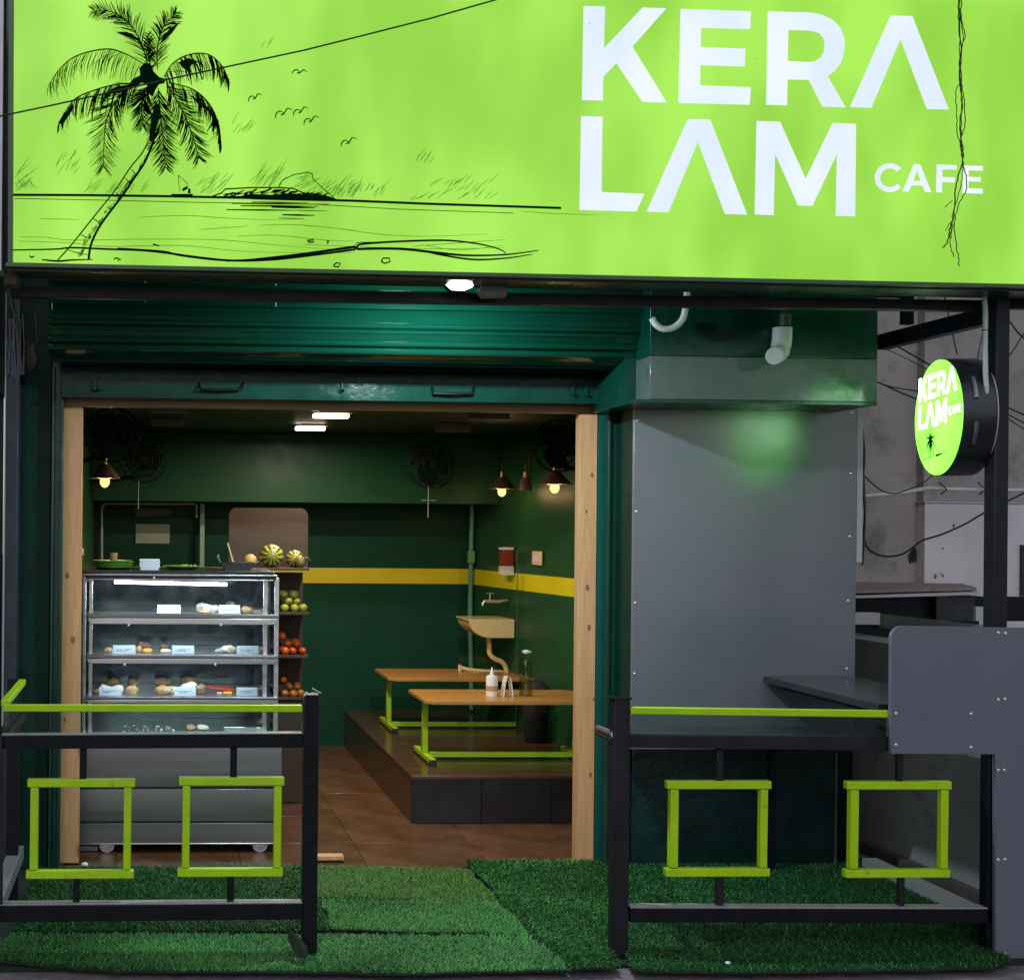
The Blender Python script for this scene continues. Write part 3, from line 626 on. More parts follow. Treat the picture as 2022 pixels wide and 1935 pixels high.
# small pipe pieces under the sign
mb = MB(); Yp = 5.3
mb.tube([at(x, y, Yp) for x, y in smooth([(1287,628),(1296,642),(1312,650),(1332,646),(1348,630),(1354,607),(1356,588),(1357,568)], 5)], 6.5*Yp/FPX, 10)
single('curved_conduit', mb, M['white'], 'white curved conduit end poking out below the sign near the shutter', 'pipe')
el = thing('downpipe_elbow', 'grey white plastic downpipe elbow hanging on the green beam', 'pipe', at(1540, 700, 5.35))
k = 5.35/FPX
mb = MB(); mb.tube([at(1545,648,5.35), at(1544,672,5.35), at(1542,684,5.345)], [19*k, 19*k, 19.5*k], 18)
part('socket', mb, M['pvc'], el)
mb = MB(); mb.tube([at(1542,682,5.35), at(1540,694,5.34), at(1534,700,5.31), at(1529,703,5.25)], [18.5*k, 18.5*k, 18*k, 17*k], 18)
part('bend', mb, M['pvc'], el)
mb = MB(); mb.tube([at(1550,646,5.35), at(1551,622,5.36)], 11*k, 12); part('threaded_end', mb, mat('old_brass', (.08, .09, .045), .5, metal=.3), el)

# round blade sign
RC = at(1852, 824.5, 5.0); th = -.205
un = Vector((math.sin(th), -math.cos(th), 0))       # towards the viewer end of the disc
nn = Vector((-math.cos(th), -math.sin(th), 0))      # face normal, points left
if nn.dot(Vector((-1, -.5, 0))) < 0: nn = -nn
rad = .2365
rs = thing('round_sign', 'round glowing green blade sign with white lettering on the tall black post', 'sign', RC)
def disc_pt(u, v, o=0): return RC+un*u+Vector((0, 0, v))+nn*o
def discmesh(r, o0, o1, seg=64, ring=None):
    mb = MB(); vs = []
    for o in (o0, o1):
        for i in range(seg):
            a = 2*math.pi*i/seg; vs.append(disc_pt(r*math.cos(a), r*math.sin(a), o))
    fs = [(i, (i+1) % seg, (i+1) % seg+seg, i+seg) for i in range(seg)]+[tuple(range(seg))[::-1], tuple(range(seg, 2*seg))]
    return mb.add(vs, fs)
M['face2'] = sign_face_mat('lit_round_film', (.19, 1.15, .06), (.26, 1.3, .09), 2.4, 5.)
M['letter2'] = emit('lit_round_letters', (.6, 1., .72), 9.)
part('drum', discmesh(rad, -.125, -.004), M['steel_dark'], rs, bev=.003)
part('lit_face', discmesh(rad*.985, -.003, .002), M['face2'], rs, smooth=False)
part('rear_face', discmesh(rad*.985, -.131, -.127), M['edge'], rs, smooth=False)
def on_round(loops, name, m, o=.004):
    flat = [p for l in loops for p in l]
    tri = geometry.tessellate_polygon([[Vector((p[0], p[1], 0)) for p in l] for l in loops])
    return part(name, MB().add([disc_pt(p[0], p[1], o) for p in flat], [tuple(t) for t in tri]), m, rs, smooth=False)
kx = .00022
def g2(l, oy): return [((x-870)*kx*1.12, -(y-640)*kx*1.15+.035+(x-870)*kx*.07+oy) for x, y in l]
LET = [[[(110,28),(200,30),(196,205),(358,34),(458,38),(315,198),(460,433),(357,430),(248,268),(193,325),(191,425),(103,422)]],
 [[(517,40),(812,50),(810,125),(604,120),(602,200),(790,207),(786,282),(600,276),(600,360),(812,368),(808,442),(508,435)]],
 [[(883,50),(1060,55),(1155,85),(1204,160),(1200,240),(1135,322),(1210,453),(1112,450),(1055,338),(967,336),(964,445),(876,442)],[(970,128),(967,258),(1080,260),(1122,192),(1075,134)]],
 [[(1398,68),(1490,70),(1643,462),(1550,460),(1440,168),(1318,455),(1228,452)]],
 [[(100,490),(190,492),(186,808),(365,815),(333,890),(93,883)]], [[(547,502),(642,504),(797,903),(703,900),(590,598),(467,893),(375,890)]],
 [[(836,510),(935,513),(1042,752),(1155,518),(1254,522),(1250,910),(1168,908),(1173,650),(1070,866),(1010,864),(914,648),(908,905),(828,902)]],
 [[(1340,690),(1440,690),(1440,712),(1365,712),(1365,788),(1440,788),(1440,808),(1340,808)]], [[(1496,690),(1523,691),(1570,809),(1543,808),(1509,718),(1475,806),(1448,805)]],
 [[(1592,692),(1676,695),(1676,715),(1617,713),(1616,745),(1668,747),(1667,768),(1615,766),(1614,810),(1589,809)]],
 [[(1703,696),(1786,699),(1786,719),(1727,717),(1726,744),(1778,746),(1777,765),(1726,763),(1725,792),(1786,794),(1785,815),(1700,812)]]]
for i, l in enumerate(LET):
    on_round([g2(q, .0) for q in l], 'letter', M['letter2'])
pm = MB()
def rstroke(a, b, w):
    a = Vector(a); b = Vector(b); d = (b-a).normalized(); n = Vector((-d.y, d.x))*w/2
    pm.add([disc_pt(*(a+n), .006), disc_pt(*(a-n), .006), disc_pt(*(b-n*.3), .006), disc_pt(*(b+n*.3), .006)], [(0, 1, 2, 3)])
pc = (-.055, -.082)
for ang, l in ((95,.05),(60,.04),(125,.045),(20,.05),(160,.05),(-30,.06),(-60,.07),(-90,.075),(-115,.07),(-145,.06),(200,.05),(-75,.06)):
    e = (pc[0]+l*math.cos(R(ang)), pc[1]+l*math.sin(R(ang))-.008); rstroke(pc, e, .011)
    for t in (.4, .6, .8): rstroke((pc[0]+(e[0]-pc[0])*t, pc[1]+(e[1]-pc[1])*t), (pc[0]+(e[0]-pc[0])*t+.006, pc[1]+(e[1]-pc[1])*t-.02), .004)
rstroke(pc, (-.072, -.19), .007); rstroke((-.135, -.165), (.125, -.142), .004); rstroke((0, -.155), (.07, -.148), .012)
part('palm_print', pm, M['print'], rs, smooth=False)
mb = MB(); q = disc_pt(.0, .0, -.13); pp = Vector((p0[0], 4.81, RC.z))
mb.tube([q+Vector((0, 0, .015)), Vector((pp.x, pp.y, pp.z+.01))], .012, 8).tube([q+Vector((0, 0, -.03)), Vector((pp.x, pp.y, pp.z-.05))], .01, 8)
part('mounting_arm', mb, M['black'], rs)
for v in (.06, -.05):
    for u in (.18, .235):
        pass
for ang in (35, -8):
    c = disc_pt(rad*math.cos(R(ang))*1.0, rad*math.sin(R(ang)), -.05); w = (disc_pt(rad*math.cos(R(ang)), rad*math.sin(R(ang)), 0)-RC).normalized()*.006
    e = disc_pt(rad*math.cos(R(ang-22)), rad*math.sin(R(ang-22)), -.05)
    part('bracket_plate', MB().tube([c+w, (c+e)/2+w*1.9, e+w], .008, 6), M['steel_dull'], rs)
# ================================================================== GROUND
g = struct('road', MB().box(-30, 30, -12, 5.3, -.3, -.022), M['road'])
struct('deck_slab', MB().box(-.75, 3.66, 4.66, 5.99, -.2, -.006), M['backing'])
struct('alley_ground', MB().box(3.35, 14, 5.3, 30, -.3, -.02), M['slab'])
struct('ground', MB().box(-80, 80, -80, 80, -.7, -.31), M['slab'])

# ================================================================== RAILINGS
RY = 4.72
def square(parent, x0, y0, x1, y1, Y, vx, tb=16, off=0):
    """lime frame: outer top-left (x0,y0) to bottom-right (x1,y1); vx = bar positions"""
    f = []
    def bar(n, *r):
        return part(n, MB().pbox(*r), M['lime'], parent, bev=.003)
    bar('lime_bar', x0, y0, x1, y0+tb, Y, .03)
    bar('lime_bar', x0-3, y1-tb, x1-3, y1, Y, .03)
    mb = MB(); (a0, a1), (b0, b1) = vx
    for (u0, u1) in ((a0, a1), (b0, b1)):
        t0 = at(u0, y0+tb+1, Y); t1 = at(u1, y0+tb+1, Y); q0 = at(u0-2, y1-tb-1, Y); q1 = at(u1-2, y1-tb-1, Y)
        part('lime_bar', MB().prism([(t0.x, t0.z), (t1.x, t1.z), (q1.x, q1.z), (q0.x, q0.z)], Y+.002, Y+.03), M['lime'], parent, bev=.003)
def capped(name, px, parent, Y, dep, m=None):
    return part(name, MB().pbox(*px, Y, dep), m or M['black'], parent, bev=.003)
def sloped(name, xa, ya0, ya1, xb, yb0, yb1, Y, dep, m, parent, bev=.003):
    p = [at(xa, ya0, Y), at(xb, yb0, Y), at(xb, yb1, Y), at(xa, ya1, Y)]
    return part(name, MB().prism([(q.x, q.z) for q in p], Y, Y+dep), m, parent, bev=bev)

lr = thing('railing', 'black steel railing with lime squares left of the entrance before the food display', 'railing', at(300, 1890, RY), 'railings at the front of the terrace')
a, b, c, d = rect(599, 1372, 628, 1890, RY)
part('post', MB().box(a, b, RY, RY+.055, -.004, d), M['post'] if False else M['black'], lr, bev=.003)
mb = MB(); mb.tube([(a-.002, RY-.002, d-.004), (a+.01, RY+.0, d+.012)], .004, 6).tube([((a+b)/2, RY+.02, d+.004), (b+.01, RY+.005, d+.006), ((a+b)/2+.005, RY+.03, d+.02)], .0025, 6)
part('cap_edge', mb, M['pvc'], lr)
sloped('lime_strip', 6, 1391, 1405, 597, 1392, 1406, RY-.004, .022, M['lime'], lr)
p = [at(6, 1399, RY), at(597, 1400, RY), at(597, 1450, RY), at(6, 1452, RY)]
part('glass_panel', MB().prism([(q.x, q.z) for q in p], RY+.019, RY+.025), M['glass'], lr, smooth=False)
sloped('top_rail', 3, 1452, 1479, 598, 1449, 1476, RY, .05, M['black'], lr)
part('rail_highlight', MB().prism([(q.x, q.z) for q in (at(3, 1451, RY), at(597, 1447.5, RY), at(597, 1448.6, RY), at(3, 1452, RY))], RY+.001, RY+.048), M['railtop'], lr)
sloped('bottom_rail', -40, 1788, 1821, 598, 1784, 1815, RY, .05, M['black'], lr)
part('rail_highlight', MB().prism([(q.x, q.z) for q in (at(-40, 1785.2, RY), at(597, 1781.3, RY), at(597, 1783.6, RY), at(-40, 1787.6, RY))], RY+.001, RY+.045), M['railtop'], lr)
part('end_post', MB().pbox(-2, 1452, 6, 1786, RY, .012), M['post'], lr)
SQ = RY+.012
square(lr, 54, 1538.5, 267, 1735, SQ, ((60, 76), (245, 260)))
square(lr, 353.6, 1535, 562, 1731, SQ, ((361, 376), (542, 557)))
for r in ((157,1479,171,1538),(455,1477,468,1535),(144,1735,157,1787),(449,1731,462,1784)): capped('stub', r, lr, SQ+.006, .022)

rr = thing('railing', 'black steel railing with lime squares right of the entrance beside the grey board', 'railing', at(1580, 1900, RY), 'railings at the front of the terrace')
a, b, c, d = rect(1212, 1380, 1243, 1900, RY)
part('post', MB().box(a, b, RY, RY+.055, -.004, d), M['post'], rr, bev=.003)
mb = MB().box(a-.006, b+.004, RY-.004, RY+.002, d-.002, d+.006).box(a-.006, a-.001, RY, RY+.055, d-.002, d+.006)
part('cap_edge', mb, M['post'], rr)
sloped('lime_strip', 1246, 1396, 1410, 1758, 1403, 1417, RY-.004, .022, M['lime'], rr)
p = [at(1246, 1404, RY), at(1758, 1410, RY), at(1758, 1455, RY), at(1246, 1448, RY)]
part('glass_panel', MB().prism([(q.x, q.z) for q in p], RY+.019, RY+.025), M['glass_green'], rr, smooth=False)
sloped('top_rail', 1245, 1451, 1476, 1759, 1457, 1483, RY, .05, M['post'], rr)
sloped('bottom_rail', 1245, 1793, 1821, 1962, 1795, 1823, RY, .05, M['black'], rr)
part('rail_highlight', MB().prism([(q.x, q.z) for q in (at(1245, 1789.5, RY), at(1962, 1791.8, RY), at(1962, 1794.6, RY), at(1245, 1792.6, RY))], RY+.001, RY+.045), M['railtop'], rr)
part('end_post', MB().pbox(1951, 1400, 1964, 1905, RY, .05), M['black'], rr, bev=.002)
square(rr, 1318, 1542, 1524, 1731, SQ, ((1325, 1341), (1503, 1518)))
square(rr, 1673, 1543, 1880, 1733, SQ, ((1681, 1697), (1860, 1875)))
for r in ((1416,1479,1429,1542),(1416,1731,1430,1793),(1773,1486,1784,1543),(1776,1733,1787,1794)): capped('stub', r, rr, SQ+.006, .022, M['post'])
# slim handrail stub joining the post at left
mb = MB(); q = at(1212, 1450, RY+.02); e = at(1181, 1437, 5.3)
mb.tube([q, e], .013, 8); part('wall_tie', mb, M['steel_dull'], rr)
mb = MB(); mb.tube([q-Vector((0,0,.022)), e-Vector((0,0,.022))], .012, 8); part('wall_tie', mb, M['black'], rr)
# counter ledge behind the right rail
mb = MB(); q0 = at(1247, 1452, RY+.06); q1 = at(1760, 1458, RY+.06)
mb.box(q0.x, q1.x+.1, RY+.052, RY+.30, q0.z-.02, q0.z); part('ledge', mb, M['counter'], rr, bev=.003)

# side railing at the left
sr = thing('side_railing', 'low side railing at far left running back to the shopfront with a lime top bar', 'railing', (-.6, 5.3, 0))
zb_ = onz(30, 1668, .195)
mb = MB(); xa = onz(29, 1669, .2); xb = onz(51, 1669, .2)
part('base_bar', MB().box(-.615, -.555, 4.775, xa.y, .14, .2), mat('worn_grey_bar', (.2, .2, .21), .5, var=.25, bump=.2), sr, bev=.003)
zt_ = at(10, 1388, 4.78).z; 
q0 = at(6, 1385, 4.78); q1 = at(46, 1341, 5.45)
mb = MB(); mb.box(-.565, -.535, 4.80, 5.44, q0.z-.02, q0.z+.004); part('lime_bar', mb, M['lime'], sr, bev=.003)
part('glass_panel', MB().box(-.553, -.548, 4.80, 5.42, q0.z-.12, q0.z-.022), M['glass_dusty'], sr, smooth=False)
part('mid_bar', MB().box(-.58, -.53, 4.78, 5.44, q0.z-.16, q0.z-.122), M['black'], sr, bev=.002)
part('post', MB().box(-.615, -.565, 5.45, 5.5, 0, q0.z+.0), M['black'], sr, bev=.002)

# L shaped grey board at front right
bd = thing('front_board', 'L shaped grey laminate board with rounded corner and paired screws at the right edge', 'board', at(1990, 1905, 4.69))
BYD = 4.695
pts = []
cx_, cy_, r_ = 1783, 1260, 23
for i in range(9):
    t = R(180-90*i/8); pts.append((cx_+r_*math.cos(t), cy_-r_*math.sin(t)-1))
pts += [(2120, 1241), (2120, 1909), (1966, 1905), (1965, 1489), (1759, 1488)]
mb = MB().prism([(at(x, y, BYD).x, at(x, y, BYD).z) for x, y in pts], BYD, BYD+.018)
part('sheet', mb, M['board'], bd, bev=.0012)
s1 = None
for x, y in ((1971,1249),(1985,1250),(1971,1381),(1984,1380),(1971,1520),(1983,1520),(1971,1697),(1984,1696),(1971,1882),(1984,1882),(1769,1408),(1917,1409),(1769,1470),(1917,1475)):
    q = at(x, y, BYD)
    if s1 is None:
        s1 = part('screw', MB().add([(v[0]+bd.location.x, v[1]+bd.location.y, v[2]+bd.location.z) for v in scm.v], scm.f), M['screw'], bd); s1.location = Vector((q.x, BYD-.001, q.z))-bd.location
    else: copy_part(s1, 'screw', bd, (q.x, BYD-.001, q.z))
# side counter
ctb = thing('side_counter', 'dark stone counter shelf along the right side of the terrace', 'counter', (3.1, 5.4, .8))
q = at(1512, 1335, 5.70); xl_ = q.x
part('top', MB().box(xl_, xl_+.42, 4.80, 5.72, q.z-.03, q.z), M['counter'], ctb, bev=.002)
part('support_tube', MB().box(xl_+.08, xl_+.11, 4.82, 5.7, q.z-.062, q.z-.032), M['post'], ctb)
part('leg', MB().box(xl_+.1, xl_+.13, 5.85, 5.88, 0, q.z-.064), M['black'], ctb)
# right compound wall
XW = 3.67
struct('wall_right_side', MB().box(XW, XW+.2, 4.3, 9.0, -.02, 1.06), M['side_wall'])
struct('wall_foot', MB().box(XW-.05, XW-.001, 4.3, 9.0, -.02, .04), mat('wall_foot_brown', (.09, .075, .06), .8, var=.3))
struct('base_beam', MB().box(3.40, 3.47, 4.78, 5.9, -.02, .06), M['side_wall'])
struct('wall_alley_end', MB().box(3.36, 3.8, 6.9, 7.1, -.02, .95), M['side_wall'])

# ================================================================== NEIGHBOUR BUILDING
nb = thing('neighbour_building', 'stained grey plaster building wall behind the round sign at the right', 'building', (6, 9, 0))
x1826 = at(1826, 1000, 8.4).x
part('wall', MB().box(3.2, x1826+1.5, 8.5, 8.8, -.02, 6), M['rooftop_wall'], nb)
part('wall', MB().box(x1826+.002, x1826+3.2, 8.2+.2, 8.499, -.02, ZZ(1880, 992, 8.2)), M['rooftop_wall2'], nb, bev=.004)
part('wall', MB().box(x1826+.002, x1826+3.2, 8.42, 8.499, ZZ(1880, 988, 8.2), 6), M['rooftop_wall'], nb, bev=.004)
part('floor_band', MB().box(x1826-.01, x1826+3.2, 8.39, 8.499, ZZ(1880, 991.8, 8.2), ZZ(1880, 988.5, 8.2)), M['edge'], nb)
a, b, c, d = rect(2013, 1076, 2100, 1176, 8.4)
f = part('window', MB().box(a, b, 8.37, 8.399, c, d), M['steel_dark'], nb); part('pane', MB().box(a+.03, b, 8.36, 8.369, c+.03, d-.03), M['dark_glass'], f)
a, b, c, d = rect(1795, 1080, 1812, 1112, 8.5)
part('wall_hole', MB().prism([(a, c), (b, c+.02), (b+.01, d-.05), (a+.03, d), (a-.01, d-.06)], 8.49, 8.499), M['rubber'], nb)
for i in range(4):
    x, y = random.uniform(1840, 1945), random.uniform(1000, 1150); q = at(x, y, 8.195); r = random.uniform(.005, .011)
    part('wall_chip', MB().lathe([(r, 0), (r*.5, .003)], (q.x, 8.396, q.z), 8, 'y', .8, 1.6), M['rust'], nb)
for nm, pl, r in (('wall_pipe', [(1688,982),(1730,978),(1790,972),(1830,964),(1870,966),(1955,968),(2060,968)], 4),):
    mb = MB(); mb.tube([at(x, y, 8.12) for x, y in pl], r*8.1/FPX, 10); wpz = single(nm, mb, M['pvc'], 'pale horizontal conduit clipped along the plaster wall behind the round sign', 'pipe')
for x in (1858, 1934):
    q = at(x, 967, 8.1); part('clip', MB().tube([q+Vector((-.01, 0, .05)), q+Vector((.02, -.03, 0)), q+Vector((0, 0, -.03))], .006, 6), M['wirecol'], wpz)
cables = [([(1700,795),(1703,900),(1708,1000),(1706,1060),(1716,1085),(1740,1097),(1765,1098),(1790,1090),(1820,1068),(1860,1055),(1905,1035),(1952,1008),(2050,960)], 2.6, 'thick black cable drooping across the plaster wall below the round sign'),
 ([(1690,920),(1712,945),(1740,968),(1765,974),(1790,968),(1820,955),(1842,938),(1860,925)], 1.7, 'thin black cable hanging in a loop just under the round sign'),
 ([(1704,786),(1702,830),(1707,900),(1704,960),(1708,1020),(1703,1116)], 2.6, 'dark cable running straight down beside the grey wall panel edge'),
 ([(1758,676),(1800,700),(1850,728),(1900,750)], 2, 'upper of the slanting wires between the beam and the round sign'),
 ([(1750,690),(1790,708),(1840,735)], 1, 'faint thin wire just below the upper slanting wire by the round sign'),
 ([(1722,750),(1745,760),(1780,776),(1830,795),(1900,815)], 2, 'wire sagging from the beam corner behind the middle of the round sign'),
 ([(1725,752),(1760,764),(1810,772),(1860,778)], 1.5, 'faint wire beside the sagging wire behind the round sign'),
 ([(1860,560),(1868,600),(1878,645),(1890,700)], 1.8, 'short steep wire rising from the top of the round sign'),
 ([(1946,630),(1938,670),(1930,708)], 1.4, 'short wire between the round sign top and the conduit'),
 ([(1994,635),(2010,657),(2022,668),(2045,690)], 2, 'wire crossing at the right edge above the other wires'),
 ([(1994,702),(2006,684),(2020,662),(2040,640)], 1.8, 'wire rising to the right edge beside the tall post'),
 ([(1990,805),(2010,814),(2040,826)], 2, 'upper wire of three right of the tall post'),
 ([(1990,818),(2010,829),(2040,845)], 1.6, 'middle wire of three right of the tall post'),
 ([(1990,826),(2010,840),(2040,858)], 1.4, 'lowest wire of three right of the tall post')]
for k, (pl, r, lb) in enumerate(cables):
    Yc = 8.05-.03*k if k < 2 else (6.6 if k == 2 else 7.2+.04*k)
    mb = MB(); mb.tube([at(x, y, Yc) for x, y in smooth(pl, 5)], r*Yc/FPX*.8, 6); single('cable', mb, M['wirecol'], lb, 'cable', 'cables strung across the alley')
# shed with plywood top sheet
sdn = thing('low_shed', 'low dark shed with a weathered plywood sheet on top beyond the grey panel', 'shed', (4.4, 7.1, 0))
zr = 1.27
Q = [onz(1660, 1115, zr), onz(1768, 1115, zr), onz(1928, 1160, zr), onz(1660, 1166, zr)]
mb = MB(); n_ = len(Q); vs = [(q.x, q.y, zr+.0) for q in Q]+[(q.x, q.y, zr-.018) for q in Q]
mb.add(vs, [(3, 2, 1, 0), (4, 5, 6, 7)]+[(i, (i+1) % 4, (i+1) % 4+4, i+4) for i in range(4)]); part('roof_sheet', mb, M['ply'], sdn)
mb = MB(); vs = [(q.x+.01, q.y-.02, zr-.025-.006*(i % 2)) for i, q in enumerate(Q)]+[(q.x+.01, q.y-.02, zr-.045) for q in Q]
mb.add(vs, [(3, 2, 1, 0), (4, 5, 6, 7)]+[(i, (i+1) % 4, (i+1) % 4+4, i+4) for i in range(4)]); part('lower_sheet', mb, M['edge'], sdn)
yq = Q[2].y
part('body', MB().box(3.42, Q[2].x+.1, yq+.12, 8.1, 0, zr-.06), M['black'], sdn)
part('body_panel', MB().pbox(1849, 1178, 1925, 1226, yq+.06, .03), M['steel_dark'], sdn)
part('dark_rail', MB().pbox(1850, 1178, 2060, 1226, yq+.15, .05), M['black'], sdn)
ch = thing('steel_channel', 'pale green steel channel lying behind the grey front board', 'channel', (3.7, 6.3, 1.0))
zc1 = 1.02
a = at(1740, 1212, 6.6); b = at(1958, 1236, 5.9)
mb = MB(); h = .075
mb.add([(a.x, a.y, a.z), (b.x, b.y, b.z), (b.x, b.y, b.z-h), (a.x, a.y, a.z-h), (a.x, a.y+.06, a.z), (b.x, b.y+.06, b.z), (b.x, b.y+.06, b.z-h), (a.x, a.y+.06, a.z-h)],
       [(0,3,2,1), (4,5,6,7), (0,1,5,4), (2,3,7,6), (1,2,6,5), (0,4,7,3)])
part('flange', mb, M['channel'], ch)
part('end_block', MB().pbox(1680, 1210, 1738, 1233, 6.6, .06), M['edge'], ch)
part('under_tube', MB().pbox(1680, 1234, 1768, 1249, 6.62, .05), M['black'], ch)
part('small_bracket', MB().pbox(1927, 1198, 1950, 1226, 6.2, .02), M['edge'], ch)

# left neighbour bits
lp = single('neighbour_sign_edge', MB().pbox(-60, -80, 5, 534, 4.6, .1), mat('grey_metal_fascia', (.42,.42,.46), .4, metal=.3), 'light grey metal edge of the neighbouring sign at the top left', 'sign edge')
single('rusty_bracket', MB().pbox(7, 532, 34, 562, 4.70, .09), M['rust'], 'small rusty square bracket under the lower left corner of the green sign', 'bracket', bev=.003)
struct('wall_left_neighbour', MB().box(-3.2, -.74, 5.6, 6.3, -.02, 4), M['black'])
hc = MB()
for i in range(9):
    x = random.uniform(14, 44); hc.tube([at(x+random.uniform(-3, 3), y, 5.7) for y in (630, 660, 700, 740, 770-random.uniform(0, 30))], random.uniform(2, 4)*5.7/FPX, 5)
hc.tube([at(x, y, 5.65) for x, y in ((20,585),(27,620),(32,650))], .004, 5).tube([at(x, y, 5.65) for x, y in ((45,620),(48,680),(46,740))], .004, 5)
single('cable_bundle', hc, M['blueish'], 'dusty bundle of cables hanging on the left column below the bracket', 'cable')
hc = MB()
for i in range(7):
    hc.tube([at(60+random.uniform(-12, 10), 695+random.uniform(-20, 0), 5.8), at(62+random.uniform(-14, 14), 712, 5.78), at(58+random.uniform(-10, 12), 728, 5.8)], .005, 5)
hc.tube([at(70, 618, 5.8), at(73, 680, 5.8)], .003, 5)
single('wire_tangle', hc, M['rust'], 'brown tangle of wires beside the left end of the shutter', 'wire tangle')

# ================================================================== ARTIFICIAL TURF
def turf_mat():
    m = bpy.data.materials.new('turf_blades'); m.use_nodes = True; nt = m.node_tree; L = nt.links; b = nt.nodes['Principled BSDF']
    at_ = nd(nt, 'ShaderNodeAttribute', attribute_name='tint'); L.new(at_.outputs['Color'], b.inputs['Base Color'])
    b.inputs['Roughness'].default_value = .5; b.inputs['Specular IOR Level'].default_value = .16; return m
M['turf'] = turf_mat()
def turf(parent, poly, z, dens=27000, lay=(0, -1), hue=(.030, .15, .035)):
    """poly: list of (x,y) world corners"""
    P = np.array(poly); x0, y0 = P.min(0); x1, y1 = P.max(0)
    n = int((x1-x0)*(y1-y0)*dens); q = rng.uniform((x0, y0), (x1, y1), (n, 2))
    inside = np.zeros(n, bool); j = len(P)-1
    for i in range(len(P)):
        c = ((P[i, 1] > q[:, 1]) != (P[j, 1] > q[:, 1])) & (q[:, 0] < (P[j, 0]-P[i, 0])*(q[:, 1]-P[i, 1])/(P[j, 1]-P[i, 1]+1e-12)+P[i, 0]); inside ^= c; j = i
    q = q[inside]; n = len(q)
    # lay direction varies in patches
    ph = np.sin(q[:, 0]*5.1+1.3*np.sin(q[:, 1]*7.))+np.sin(q[:, 1]*9.3+2*np.sin(q[:, 0]*4.)); patch = ph*.5
    ang = math.atan2(lay[1], lay[0])+patch*.9+rng.normal(0, 1.15, n)
    L_ = rng.uniform(.016, .030, n); lean = rng.uniform(.6, 1.4, n); w = rng.uniform(.0011, .0019, n)
    dx, dy = np.cos(ang), np.sin(ang); sx, sy = -dy, dx
    v = np.zeros((n, 5, 3))
    for k, (t, ww) in enumerate(((0, 1), (0, -1), (.55, .8), (.55, -.8), (1, 0))):
        out = L_*t*np.sin(lean*(.5+.5*t)); up = L_*t*np.cos(lean*(.4+.75*t))
        v[:, k, 0] = q[:, 0]+dx*out+sx*w*ww; v[:, k, 1] = q[:, 1]+dy*out+sy*w*ww; v[:, k, 2] = z+up
    off = wloc(parent); v -= np.array(off)
    me = bpy.data.meshes.new('turf_blades'); me.vertices.add(n*5); me.vertices.foreach_set('co', v.reshape(-1))
    base = np.arange(n)*5
    quad = np.stack([base, base+1, base+3, base+2], 1); tri = np.stack([base+2, base+3, base+4], 1)
    loops = np.concatenate([quad, tri], 1).reshape(-1); me.loops.add(len(loops)); me.loops.foreach_set('vertex_index', loops.astype(np.int32))
    st = np.stack([np.arange(n)*7, np.arange(n)*7+4], 1).reshape(-1); me.polygons.add(2*n); me.polygons.foreach_set('loop_start', st.astype(np.int32))
    me.update(calc_edges=True)
    ca = me.color_attributes.new('tint', 'FLOAT_COLOR', 'POINT')
    s = rng.uniform(.6, 1.75, n)*(1+.22*patch); h = rng.normal(0, .12, n)
    yb = (rng.random(n) < .07)
    c = np.stack([hue[0]*s*(1+h*1.6)+yb*.05, hue[1]*s+yb*.02, hue[2]*s*(1-h), np.ones(n)], 1)
    ca.data.foreach_set('color', np.repeat(c, 5, 0).reshape(-1).astype(np.float32))
    o = bpy.data.objects.new('turf_blades', me); scene.collection.objects.link(o); me.materials.append(M['turf']); o.parent = parent; o['kind'] = 'stuff'; return o
def wob(a, b, n=8, amp=.008):
    return [(a[0]+(b[0]-a[0])*i/n+random.uniform(-amp, amp)*(0 < i < n), a[1]+(b[1]-a[1])*i/n+random.uniform(-amp, amp)*(0 < i < n)) for i in range(n)]
def turf_strip(label, corners, z, **kw):
    P = []
    for i in range(len(corners)): P += wob(corners[i], corners[(i+1) % len(corners)], 7)
    c = np.mean(corners, 0); t = thing('turf_mat', label, 'artificial grass', (c[0], c[1], z), 'artificial grass mats on the terrace')
    mb = MB(); n = len(P); ar = sum(P[i][0]*P[(i+1) % n][1]-P[(i+1) % n][0]*P[i][1] for i in range(n))
    if ar < 0: P = P[::-1]
    mb.add([(x, y, z) for x, y in P]+[(x, y, z-.008) for x, y in P], [tuple(range(n)), tuple(range(n, 2*n))[::-1]]+[(i, i+n, (i+1) % n+n, (i+1) % n) for i in range(n)])
    part('backing', mb, M['backing'], t, smooth=False); turf(t, P, z, **kw)
g_ = lambda x, y, z=0: tuple(onz(x, y, z))[:2]
A = g_(925, 1716, .01); Bq = g_(985, 1777, .01); Cq = g_(1046, 1845, .01); Dq = g_(1122, 1916, .01)
xL = -.50
xM = onz(628, 1776, 0).x
turf_strip('dark turf mat behind the left railing below the food display', [(xL-.02, g_(400, 1713)[1]), (xM, g_(400, 1713)[1]), (xM-.01, g_(400, 1840)[1]), (xL-.03, g_(400, 1840)[1])], .006, hue=(.028, .125, .030), lay=(-.3, -1))  # split off as its own mat, shade behind the railing put into its hue
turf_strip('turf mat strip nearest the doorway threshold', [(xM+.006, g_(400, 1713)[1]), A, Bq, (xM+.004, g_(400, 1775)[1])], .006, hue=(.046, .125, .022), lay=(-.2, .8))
turf_strip('middle turf mat strip between two dark seams in the entrance', [(xM+.004, g_(400, 1781)[1]), (Bq[0]-.008, Bq[1]-.02), Cq, (xM+.002, g_(400, 1840)[1])], .008, hue=(.040, .17, .036), lay=(.6, .7))
